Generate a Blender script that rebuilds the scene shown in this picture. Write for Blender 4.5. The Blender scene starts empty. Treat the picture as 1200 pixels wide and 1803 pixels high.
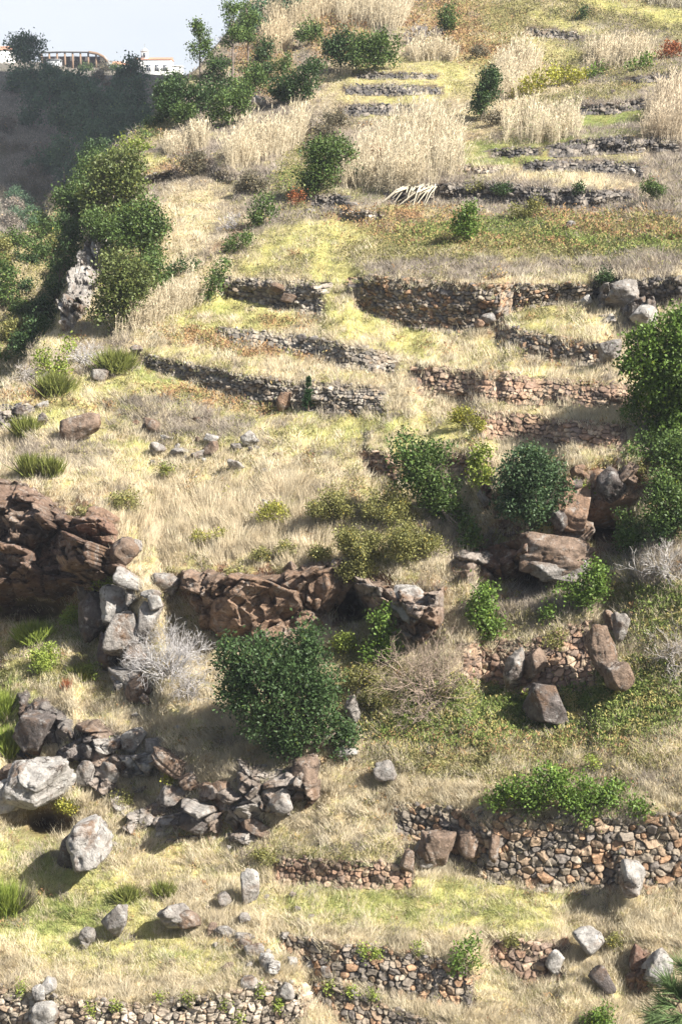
import bpy, bmesh, math, random
import numpy as np
from mathutils import Vector, Matrix
random.seed(7)
rng = np.random.default_rng(11)
S = bpy.context.scene
COL = S.collection
R = math.radians

# ------------------------------------------------------------------ camera, sky, sun, exposure
PW, PH, F, HY = 1200.0, 1803.0, 2860.0, 400.0      # photo frame, focal length in its pixels, horizon row
PITCH = math.atan((PH/2-HY)/F)
cam = bpy.data.cameras.new("camera"); camo = bpy.data.objects.new("camera", cam); COL.objects.link(camo)
cam.sensor_fit = 'VERTICAL'; cam.sensor_height = 24.0; cam.lens = 24.0*F/PH
cam.clip_start = 0.5; cam.clip_end = 6000
camo.location = (0, 0, 0); camo.rotation_euler = (R(90)-PITCH, 0, 0)
S.camera = camo

SUN_DIR = Vector((0.74, -0.44, 0.76)).normalized()
SUN_EL = math.asin(SUN_DIR.z); SUN_AZ = math.atan2(SUN_DIR.x, SUN_DIR.y)
w = bpy.data.worlds.new("World"); S.world = w; w.use_nodes = True
nt = w.node_tree; nt.nodes.clear()
out = nt.nodes.new('ShaderNodeOutputWorld'); bg = nt.nodes.new('ShaderNodeBackground')
sky = nt.nodes.new('ShaderNodeTexSky'); sky.sky_type = 'NISHITA'; sky.sun_disc = False
sky.sun_elevation = SUN_EL; sky.sun_rotation = SUN_AZ; sky.dust_density = 2.0
tc = nt.nodes.new('ShaderNodeTexCoord'); nz = nt.nodes.new('ShaderNodeTexNoise')
nz.inputs['Scale'].default_value = 5.0; nz.inputs['Detail'].default_value = 5; nz.inputs['Roughness'].default_value = 0.5
mp = nt.nodes.new('ShaderNodeMapping'); mp.inputs['Scale'].default_value = (1, 1, 2.2)
cr = nt.nodes.new('ShaderNodeValToRGB')
cr.color_ramp.elements[0].position = 0.30; cr.color_ramp.elements[0].color = (0.58, 0.58, 0.58, 1)
cr.color_ramp.elements[1].position = 0.68; cr.color_ramp.elements[1].color = (1, 1, 1, 1)
mx = nt.nodes.new('ShaderNodeMix'); mx.data_type = 'RGBA'
CLOUD = mx.inputs['B']; CLOUD.default_value = (7.35, 7.65, 7.95, 1)
nt.links.new(tc.outputs['Generated'], mp.inputs['Vector']); nt.links.new(mp.outputs['Vector'], nz.inputs['Vector'])
sep = nt.nodes.new('ShaderNodeSeparateXYZ'); nt.links.new(tc.outputs['Generated'], sep.inputs[0])
bank = nt.nodes.new('ShaderNodeMapRange'); bank.interpolation_type = 'SMOOTHSTEP'
bank.inputs['From Min'].default_value = 0.35; bank.inputs['From Max'].default_value = 0.85; bank.inputs['To Min'].default_value = 0.12
nt.links.new(sep.outputs['Y'], bank.inputs['Value'])
mb = nt.nodes.new('ShaderNodeMath'); mb.operation = 'MULTIPLY'
nt.links.new(nz.outputs['Fac'], cr.inputs['Fac']); nt.links.new(cr.outputs['Color'], mb.inputs[0]); nt.links.new(bank.outputs['Result'], mb.inputs[1])
nt.links.new(mb.outputs[0], mx.inputs['Factor'])
nt.links.new(sky.outputs['Color'], mx.inputs['A']); nt.links.new(mx.outputs['Result'], bg.inputs['Color'])
bg.inputs['Strength'].default_value = 0.05
nt.links.new(bg.outputs['Background'], out.inputs['Surface'])
sun = bpy.data.lights.new("sun", 'SUN'); suno = bpy.data.objects.new("sun", sun); COL.objects.link(suno)
sun.energy = 5.0; sun.angle = R(0.5); sun.color = (1.0, 0.955, 0.88)
suno.rotation_euler = SUN_DIR.to_track_quat('Z', 'Y').to_euler(); suno.location = (60, -40, 80)
S.view_settings.view_transform = 'Standard'; S.view_settings.look = 'None'
S.view_settings.exposure = 1.36; S.view_settings.gamma = 1.0
S.render.engine = 'CYCLES'
S.cycles.use_denoising = True
S.cycles.max_bounces = 6; S.cycles.transparent_max_bounces = 8

# ------------------------------------------------------------------ noise
def _h(n):
    n = n & 0xffffffff
    n = ((n ^ (n >> 15))*0x2c1b3c6d) & 0xffffffff
    n = ((n ^ (n >> 12))*0x297a2d39) & 0xffffffff
    return ((n ^ (n >> 15)) & 0xffffff)/float(0xffffff)
def vn2(x, y, s=0):
    x = np.asarray(x, float); y = np.asarray(y, float)
    ix = np.floor(x).astype(np.int64); iy = np.floor(y).astype(np.int64)
    fx = x-ix; fy = y-iy; fx = fx*fx*(3-2*fx); fy = fy*fy*(3-2*fy)
    g = lambda a, b: _h((ix+a)*73856093 + (iy+b)*19349663 + s*83492791)
    return (g(0,0)*(1-fx)+g(1,0)*fx)*(1-fy)+(g(0,1)*(1-fx)+g(1,1)*fx)*fy
def fbm2(x, y, s=0, o=4):
    t = 0; a = 0.5; n = 0
    for k in range(o):
        t = t+a*(vn2(x*2**k, y*2**k, s+k*17)-0.5); n += a; a *= 0.5
    return 2*t/n                                    # about -1..1
def vn3(p, s=0):
    i = np.floor(p).astype(np.int64); f = p-i; f = f*f*(3-2*f)
    def g(a, b, c): return _h((i[:,0]+a)*73856093 + (i[:,1]+b)*19349663 + (i[:,2]+c)*83492791 + s*2654435761)
    x, y, z = f[:,0], f[:,1], f[:,2]
    a = (g(0,0,0)*(1-x)+g(1,0,0)*x)*(1-y)+(g(0,1,0)*(1-x)+g(1,1,0)*x)*y
    b = (g(0,0,1)*(1-x)+g(1,0,1)*x)*(1-y)+(g(0,1,1)*(1-x)+g(1,1,1)*x)*y
    return a*(1-z)+b*z
def fbm3(p, s=0, o=3):
    t = 0; a = 0.5; n = 0
    for k in range(o):
        t = t+a*(vn3(p*2**k, s+k*31)-0.5); n += a; a *= 0.5
    return 2*t/n
def sstep(a, b, x):
    t = np.clip((x-a)/(b-a), 0, 1); return t*t*(3-2*t)
def unit(v): return v/np.maximum(np.linalg.norm(v, axis=-1, keepdims=True), 1e-9)

# ------------------------------------------------------------------ the lie of the land, surveyed along lines of sight
def ray(px, py):
    px = np.asarray(px, float); py = np.asarray(py, float)
    xc = (px-PW/2)/F; yc = -(py-PH/2)/F
    c, s = math.cos(PITCH), math.sin(PITCH)
    y = c+yc*s; z = -s+yc*c
    return np.stack([xc/y, np.ones_like(y), z/y], -1)
ROW = np.array([-700,-300,-150, 0, 100, 200, 300, 400, 500, 600, 700, 850, 1000, 1200, 1400, 1560, 1700, 1850, 2100, 2700, 4000.])
DEP = np.array([ 330, 235, 198, 160, 138, 120, 105, 93, 84, 78, 72, 66, 61, 57, 53.3, 50.3, 47.6, 45, 41.5, 36, 30.])
XB_R = np.array([-400, 0, 60, 110, 170, 215, 250, 300, 350, 400, 450, 500, 580, 600, 650, 690, 720, 800, 4000.])
XB_X = np.array([ 520, 430, 400, 345, 300, 270, 205, 190, 178, 158, 145, 120, 100, 70, 30, 0, -60, -400, -6000.])
def d_main(px, py):
    d = np.interp(py, ROW, DEP)
    k = np.interp(py, [0, 400, 800, 1200, 1800], [0.10, 0.13, 0.10, 0.05, 0.03])
    return d*(1+k*np.clip((600-px)/600, -1.6, 1.6))
def masks(px, py):
    xb = np.interp(py, XB_R, XB_X)
    m = sstep(-9, 9, px-xb)
    ym = np.interp(px, [-3000, -300, 0, 60, 110, 180, 205, 400], [700, 520, 440, 395, 350, 292, 268, 268])
    mid = sstep(-8, 8, py-ym)
    return m, mid
def d_base(px, py):
    m, mid = masks(px, py)
    far = np.interp(py, [-200, 60, 100, 122, 135, 160, 280, 450, 700], [1100, 900, 800, 640, 480, 400, 290, 215, 190.])
    far = far*(1-0.1*sstep(150, -100, px))
    md = np.interp(py, [200, 300, 440, 560, 690, 1000], [165, 140, 114, 100, 93, 86.])
    lg = np.log(far)*(1-mid)+np.log(md)*mid
    return np.exp(lg*(1-m)+np.log(d_main(px, py))*m)

# dry-stone terrace walls: (px, top row, foot row) along each wall
WALLS = {
 'a': [(-90,1735,1832),(0,1735,1832),(100,1752,1832),(250,1768,1835),(400,1745,1835),(480,1722,1815),(535,1738,1795)],
 'b': [(548,1722,1760),(600,1738,1800),(680,1768,1830),(760,1795,1855),(840,1812,1870)],
 'c': [(490,1640,1662),(530,1648,1700),(600,1662,1728),(700,1666,1748),(780,1690,1765),(832,1712,1775)],
 'd': [(858,1650,1690),(920,1654,1728),(988,1658,1722)],
 'e': [(695,1412,1465),(780,1418,1500),(870,1430,1545),(960,1440,1562),(1080,1438,1566),(1280,1420,1562)],
 'f': [(485,1508,1552),(560,1512,1556),(640,1515,1560),(725,1522,1562)],
 'g': [(815,1132,1195),(900,1126,1212),(960,1118,1218),(1045,1088,1205)],
 'h': [(845,722,768),(920,728,776),(1000,738,784),(1100,746,792)],
 'i': [(735,640,692),(800,650,702),(900,658,708),(1000,668,712),(1110,676,722)],
 'j': [(385,574,590),(430,580,604),(520,588,622),(600,604,642),(695,622,660)],
 'k': [(248,622,640),(330,638,668),(440,662,708),(560,672,722),(672,680,726)],
 'l': [(384,486,518),(450,490,530),(510,492,545),(568,496,552)],
 'm': [(626,484,540),(700,488,568),(800,496,582),(880,500,582),(900,500,548),(970,500,534),(1045,498,528)],
 'n': [(1040,482,520),(1110,488,535),(1290,484,532)],
 'o': [(876,570,600),(940,584,628),(1010,598,640),(1065,602,644)],
 'p': [(685,336,358),(800,321,352),(860,318,352),(950,328,364),(1050,334,364),(1115,335,352)],
 'q': [(862,262,276),(900,260,276),(948,257,272)],
 'r': [(966,256,276),(1020,244,274),(1100,240,268),(1195,244,264)],
 's': [(918,284,302),(1000,281,300),(1080,284,304),(1132,288,312)],
 't': [(1018,185,202),(1080,181,200),(1140,170,190)],
 'u': [(1105,136,147),(1170,126,142),(1230,124,138)],
 'v': [(928,46,62),(975,52,67),(1022,58,70)],
 'w': [(606,150,166),(680,148,168),(775,152,165)],
 'x': [(600,184,203),(670,182,203),(765,187,203)],
 'y': [(625,128,139),(690,127,139),(770,130,139)],
 'z': [(545,344,366),(580,340,364),(612,344,362)],
 'aa': [(598,373,386),(635,372,388),(672,374,386)],
 'ab': [(242,311,324),(280,303,316),(315,297,307)],
 'ac': [(-60,716,760),(0,714,758),(48,708,750)],
 'ad': [(645,790,832),(672,796,842),(700,804,852)],
 'ae': [(765,792,826),(820,800,838),(868,806,842)],
 'af': [(812,292,302),(845,293,304),(880,292,303)],
}
# banks and rock faces that are steep without being built
BANKS = [
 [(-120,850,1082),(0,850,1085),(100,870,1072),(190,930,1050),(235,985,1060)],
 [(295,1000,1092),(420,1010,1118),(560,985,1092),(640,990,1095),(700,1015,1112),(775,1030,1110)],
 [(835,850,1030),(960,870,1015),(1060,800,955),(1125,830,935)],
 [(10,1215,1340),(120,1240,1340),(200,1290,1385),(300,1310,1425),(400,1350,1470),(480,1380,1485),(575,1330,1410)],
 [(140,1010,1170),(240,1000,1195),(285,1100,1235)],
 [(390,228,242),(470,212,232),(545,170,232)],
 [(250,300,330),(340,262,300),(420,300,330)],
 [(20,478,500),(95,476,492)], [(20,512,530),(100,505,520)],
 [(900,18,30),(1000,22,36),(1060,18,30)],
 [(620,214,228),(700,214,228)],
 [(990,815,900),(1060,810,880),(1115,830,890)],
 [(1085,1640,1740),(1150,1650,1760),(1240,1660,1760)],
]
def _prof(tab):
    a = np.array(tab, float); return a[:,0], a[:,1], a[:,2]
STEPS = [(_prof(t), 0.86) for t in WALLS.values()]+[(_prof(t), 0.72) for t in BANKS]
# hollows (caves under rocks): px, py, rx, ry, metres in
DENTS = [(622,1068,40,34,3.2),(50,1076,95,22,2.6),(85,1450,60,34,2.6),(935,1015,34,26,2.4),(1062,930,44,30,2.0),
         (945,1262,38,30,0.8),(870,960,40,70,0.8),(500,1345,70,40,0.8),(435,1452,40,20,0.5),(150,965,60,40,0.8),(1170,640,60,80,0.8)]
def depth(px, py, fine=True):
    px = np.asarray(px, float); py = np.asarray(py, float)
    yy = py
    if fine:
        yy = py+9*fbm2(px/70, py/46, 3, 3)+4.5*fbm2(px/17, py/12, 5, 3)*np.interp(py, [100, 500], [0.35, 1])
    d = d_base(px, yy)
    add = np.zeros_like(d)
    for (X, T, B), k in STEPS:
        sel = (px > X[0]-40) & (px < X[-1]+40)
        sel &= (py > T.min()-3*(B-T).max()-40) & (py < B.max()+3*(B-T).max()+40)
        if not sel.any(): continue
        x = px[sel]; y = py[sel]
        t = np.interp(x, X, T); b = np.interp(x, X, B)
        tap = min(28.0, (X[-1]-X[0])*0.18)
        wgt = sstep(X[0]-tap*0.5, X[0]+tap*0.5, x)*sstep(X[-1]+tap*0.5, X[-1]-tap*0.5, x)
        dl = k*(d_base(x, t)-d_base(x, b))
        L = 1.7*(b-t)+14
        u = np.clip(np.where(y < t, (t-y)/L, np.where(y > b, (y-b)/L, 0)), 0, 1)
        core = np.clip((y-t)/(b-t), 0, 1)-0.5
        add[sel] += wgt*dl*core*(1-sstep(0, 1, u))
    d = d+add
    for cx, cy, rx, ry, a in DENTS:
        q = ((px-cx)/rx)**2+((py-cy)/ry)**2
        d = d+a*np.exp(-q*1.2)
    return d
def P(px, py, dd=0.0, fine=True):
    d = depth(px, py, fine)+dd
    return ray(px, py)*np.asarray(d)[..., None]
def Pd(px, py, d):
    return ray(px, py)*np.asarray(d, float)[..., None]
def p1(px, py, dd=0.0): return P(np.array([px]), np.array([py]), dd)[0]
def d1(px, py): return float(depth(np.array([float(px)]), np.array([float(py)]))[0])

# ------------------------------------------------------------------ materials
def mat(name): 
    m = bpy.data.materials.new(name); m.use_nodes = True; n = m.node_tree
    b = n.nodes['Principled BSDF']; return m, n, b
def node(n, t, **kw):
    k = n.nodes.new(t)
    for a, v in kw.items():
        if a in k.inputs: k.inputs[a].default_value = v
        else: setattr(k, a, v)
    return k
def attr_mat(name, rough=0.8, spec=0.2, var=0.35, scale=3.0, transl=0.0, bump=0.0, bscale=20.0, soft=0.0):
    m, n, b = mat(name)
    a = node(n, 'ShaderNodeAttribute', attribute_name='Col')
    g = node(n, 'ShaderNodeNewGeometry')
    nz = node(n, 'ShaderNodeTexNoise', Scale=scale, Detail=4.0, Roughness=0.65)
    n.links.new(g.outputs['Position'], nz.inputs['Vector'])
    mr = node(n, 'ShaderNodeMapRange'); mr.inputs['From Min'].default_value = 0.3; mr.inputs['From Max'].default_value = 0.7
    mr.inputs['To Min'].default_value = 1-var; mr.inputs['To Max'].default_value = 1+var
    n.links.new(nz.outputs['Fac'], mr.inputs['Value'])
    mul = node(n, 'ShaderNodeMix', data_type='RGBA', blend_type='MULTIPLY'); mul.inputs['Factor'].default_value = 1
    n.links.new(a.outputs['Color'], mul.inputs['A']); n.links.new(mr.outputs['Result'], mul.inputs['B'])
    n.links.new(mul.outputs['Result'], b.inputs['Base Color'])
    b.inputs['Roughness'].default_value = rough; b.inputs['Specular IOR Level'].default_value = spec
    if transl > 0:
        t = node(n, 'ShaderNodeBsdfTranslucent'); ms = node(n, 'ShaderNodeMixShader', Fac=transl)
        n.links.new(mul.outputs['Result'], t.inputs['Color'])
        n.links.new(b.outputs['BSDF'], ms.inputs[1]); n.links.new(t.outputs['BSDF'], ms.inputs[2])
        n.links.new(ms.outputs['Shader'], n.nodes['Material Output'].inputs['Surface'])
    if soft > 0:                                   # blades bend many ways within one pixel: lean their shading towards the sward's own face
        vm = node(n, 'ShaderNodeVectorMath', operation='SCALE'); vm.inputs['Scale'].default_value = 1-soft
        va = node(n, 'ShaderNodeVectorMath', operation='ADD'); vn = node(n, 'ShaderNodeVectorMath', operation='NORMALIZE')
        va.inputs[1].default_value = (0, -0.35*soft, 0.94*soft)
        n.links.new(g.outputs['Normal'], vm.inputs[0]); n.links.new(vm.outputs[0], va.inputs[0]); n.links.new(va.outputs[0], vn.inputs[0])
        n.links.new(vn.outputs[0], b.inputs['Normal'])
    if bump > 0:
        nb = node(n, 'ShaderNodeTexNoise', Scale=bscale, Detail=5.0, Roughness=0.7)
        n.links.new(g.outputs['Position'], nb.inputs['Vector'])
        bp = node(n, 'ShaderNodeBump', Strength=1.0, Distance=bump)
        n.links.new(nb.outputs['Fac'], bp.inputs['Height']); n.links.new(bp.outputs['Normal'], b.inputs['Normal'])
    return m
M_GROUND = attr_mat('ground_soil_and_turf', 0.95, 0.05, 0.4, 1.6, bump=0.12, bscale=5.0)
M_GRASS = attr_mat('grass_blades', 0.8, 0.1, 0.22, 0.8, transl=0.3, soft=0.55)
M_LEAF = attr_mat('broad_leaves', 0.52, 0.28, 0.2, 1.2, transl=0.22)
M_NEEDLE = attr_mat('needles', 0.6, 0.2, 0.2, 0.8, transl=0.15)
M_REED = attr_mat('dry_reed', 0.7, 0.15, 0.2, 0.6, transl=0.3, soft=0.3)
M_BARK = attr_mat('bark', 0.9, 0.1, 0.35, 9.0, bump=0.02, bscale=30)
M_STONE = attr_mat('wall_stone', 0.88, 0.15, 0.42, 7.0, bump=0.03, bscale=22)
def rock_mat():
    m, n, b = mat('basalt_rock')
    a = node(n, 'ShaderNodeAttribute', attribute_name='Col')
    g = node(n, 'ShaderNodeNewGeometry'); pos = g.outputs['Position']
    def noise(sc, det=5.0, ro=0.65):
        k = node(n, 'ShaderNodeTexNoise', Scale=sc, Detail=det, Roughness=ro); n.links.new(pos, k.inputs['Vector']); return k.outputs['Fac']
    def ramp(src, p0, p1):
        k = node(n, 'ShaderNodeMapRange'); k.inputs['From Min'].default_value = p0; k.inputs['From Max'].default_value = p1
        n.links.new(src, k.inputs['Value']); return k.outputs['Result']
    def mix(fac, A, B, typ='MIX'):
        k = node(n, 'ShaderNodeMix', data_type='RGBA', blend_type=typ)
        if hasattr(fac, 'links') or not isinstance(fac, float): n.links.new(fac, k.inputs['Factor'])
        else: k.inputs['Factor'].default_value = fac
        for s, v in (('A', A), ('B', B)):
            if isinstance(v, tuple): k.inputs[s].default_value = v
            else: n.links.new(v, k.inputs[s])
        return k.outputs['Result']
    v = node(n, 'ShaderNodeMapRange'); v.inputs['From Min'].default_value = 0.3; v.inputs['From Max'].default_value = 0.7
    v.inputs['To Min'].default_value = 0.55; v.inputs['To Max'].default_value = 1.4
    n.links.new(noise(3.5), v.inputs['Value'])
    c = mix(1.0, a.outputs['Color'], v.outputs['Result'], 'MULTIPLY')
    c = mix(ramp(noise(0.9), 0.52, 0.68), c, (0.17, 0.105, 0.065, 1))          # rusty stains
    lich = node(n, 'ShaderNodeMath', operation='MULTIPLY')
    n.links.new(ramp(noise(2.6, 6.0, 0.75), 0.54, 0.66), lich.inputs[0]); n.links.new(a.outputs['Alpha'], lich.inputs[1])
    c = mix(lich.outputs[0], c, (0.50, 0.49, 0.46, 1))                        # pale lichen
    c = mix(ramp(noise(9.0), 0.60, 0.72), c, (0.07, 0.06, 0.055, 1))          # dark pits
    n.links.new(c, b.inputs['Base Color'])
    b.inputs['Roughness'].default_value = 0.9; b.inputs['Specular IOR Level'].default_value = 0.15
    vo = node(n, 'ShaderNodeTexVoronoi', feature='DISTANCE_TO_EDGE', Scale=0.8)
    wv = node(n, 'ShaderNodeTexNoise', Scale=2.5, Detail=4.0); n.links.new(pos, wv.inputs['Vector'])
    wm = node(n, 'ShaderNodeVectorMath', operation='MULTIPLY_ADD'); wm.inputs[1].default_value = (.7, .7, .7)
    n.links.new(wv.outputs['Color'], wm.inputs[0]); n.links.new(pos, wm.inputs[2]); n.links.new(wm.outputs[0], vo.inputs['Vector'])
    ckm = node(n, 'ShaderNodeMath', operation='MAXIMUM'); n.links.new(ramp(vo.outputs['Distance'], 0.0, 0.03), ckm.inputs[0]); n.links.new(ramp(noise(1.7), 0.40, 0.52), ckm.inputs[1]); ck = ckm.outputs[0]
    c2 = mix(ck, (0.045, 0.035, 0.03, 1), c); n.links.new(c2, b.inputs['Base Color'])      # dark crack lines
    bp = node(n, 'ShaderNodeBump', Strength=1.0, Distance=0.16)
    n.links.new(noise(6.0, 7.0, 0.72), bp.inputs['Height']); n.links.new(bp.outputs['Normal'], b.inputs['Normal'])
    return m
M_ROCK = rock_mat()
def flat_mat(name, col, rough=0.8, var=0.12, sc=2.0):
    m, n, b = mat(name)
    g = node(n, 'ShaderNodeNewGeometry'); nz = node(n, 'ShaderNodeTexNoise', Scale=sc, Detail=4.0)
    n.links.new(g.outputs['Position'], nz.inputs['Vector'])
    k = node(n, 'ShaderNodeMix', data_type='RGBA')
    k.inputs['A'].default_value = tuple(c*(1-var) for c in col)+(1,); k.inputs['B'].default_value = tuple(min(1, c*(1+var)) for c in col)+(1,)
    n.links.new(nz.outputs['Fac'], k.inputs['Factor']); n.links.new(k.outputs['Result'], b.inputs['Base Color'])
    b.inputs['Roughness'].default_value = rough
    return m
M_WHITE = flat_mat('white_render', (0.80, 0.79, 0.76)); M_TILE = flat_mat('clay_tile', (0.46, 0.24, 0.15))
M_TIMBER = flat_mat('glulam_timber', (0.25, 0.16, 0.10)); M_GREYROOF = flat_mat('grey_roofing', (0.30, 0.31, 0.32))
M_GLASS = flat_mat('dark_window', (0.06, 0.07, 0.09), 0.2); M_CONC = flat_mat('concrete', (0.36, 0.37, 0.38))
M_BROWNWALL = flat_mat('brown_cladding', (0.16, 0.10, 0.08))

# ------------------------------------------------------------------ mesh helpers
def mesh_obj(name, V, Fc, m, C=None, parent=None, smooth=False, loc=None):
    """V (n,3); Fc (f,k) one polygon size; C (n,3|4) per-vertex colour."""
    V = np.asarray(V, np.float32); Fc = np.asarray(Fc, np.int32)
    if loc is not None: V = V-np.asarray(loc, np.float32)
    me = bpy.data.meshes.new(name); n, (f, k) = len(V), Fc.shape
    me.vertices.add(n); me.vertices.foreach_set('co', V.ravel())
    me.loops.add(f*k); me.loops.foreach_set('vertex_index', Fc.ravel())
    me.polygons.add(f); me.polygons.foreach_set('loop_start', np.arange(0, f*k, k, dtype=np.int32))
    if smooth: me.polygons.foreach_set('use_smooth', np.ones(f, bool))
    me.update(calc_edges=True)
    if C is not None:
        C = np.asarray(C, np.float32)
        if C.shape[1] == 3: C = np.concatenate([C, np.ones((n, 1), np.float32)], 1)
        at = me.attributes.new('Col', 'FLOAT_COLOR', 'POINT'); at.data.foreach_set('color', C.ravel())
    me.materials.append(m)
    o = bpy.data.objects.new(name, me); COL.objects.link(o)
    if parent is not None:
        o.parent = parent
    if loc is not None and parent is None: o.location = tuple(map(float, loc))
    return o
def tag(o, label=None, cat=None, group=None, kind=None):
    if label: o['label'] = label
    if cat: o['category'] = cat
    if group: o['group'] = group
    if kind: o['kind'] = kind
    return o
def empty(name, loc, label, cat, group=None):
    o = bpy.data.objects.new(name, None); COL.objects.link(o); o.location = tuple(map(float, loc)); o.empty_display_size = 0.3
    return tag(o, label, cat, group)
_ico = {}
def ico(s):
    if s not in _ico:
        bm = bmesh.new(); bmesh.ops.create_icosphere(bm, subdivisions=s, radius=1)
        _ico[s] = (np.array([v.co[:] for v in bm.verts]), np.array([[v.index for v in f.verts] for f in bm.faces])); bm.free()
    return _ico[s]
def tubes(segs, sides=5):
    """segs (n,8): x0 y0 z0 r0 x1 y1 z1 r1 -> V, quads"""
    s = np.asarray(segs, float); n = len(s)
    a, b = s[:, :3], s[:, 4:7]; d = unit(b-a)
    ref = np.where(np.abs(d[:, 2:3]) > 0.9, np.array([[1., 0, 0]]), np.array([[0, 0, 1.]]))
    u = unit(np.cross(d, ref)); v = np.cross(d, u)
    th = np.arange(sides)*2*math.pi/sides
    ring = u[:, None]*np.cos(th)[None, :, None]+v[:, None]*np.sin(th)[None, :, None]
    A = a[:, None]+ring*s[:, 3][:, None, None]; B = b[:, None]+ring*s[:, 7][:, None, None]
    V = np.concatenate([A, B], 1).reshape(-1, 3)
    i = np.arange(sides); j = (i+1) % sides
    q = np.stack([i, j, j+sides, i+sides], 1)
    Fq = (np.arange(n)*2*sides)[:, None, None]+q[None]
    return V, Fq.reshape(-1, 4)
def rand_unit(n, r=None):
    r = r or rng
    return unit(r.normal(size=(n, 3)))

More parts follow.
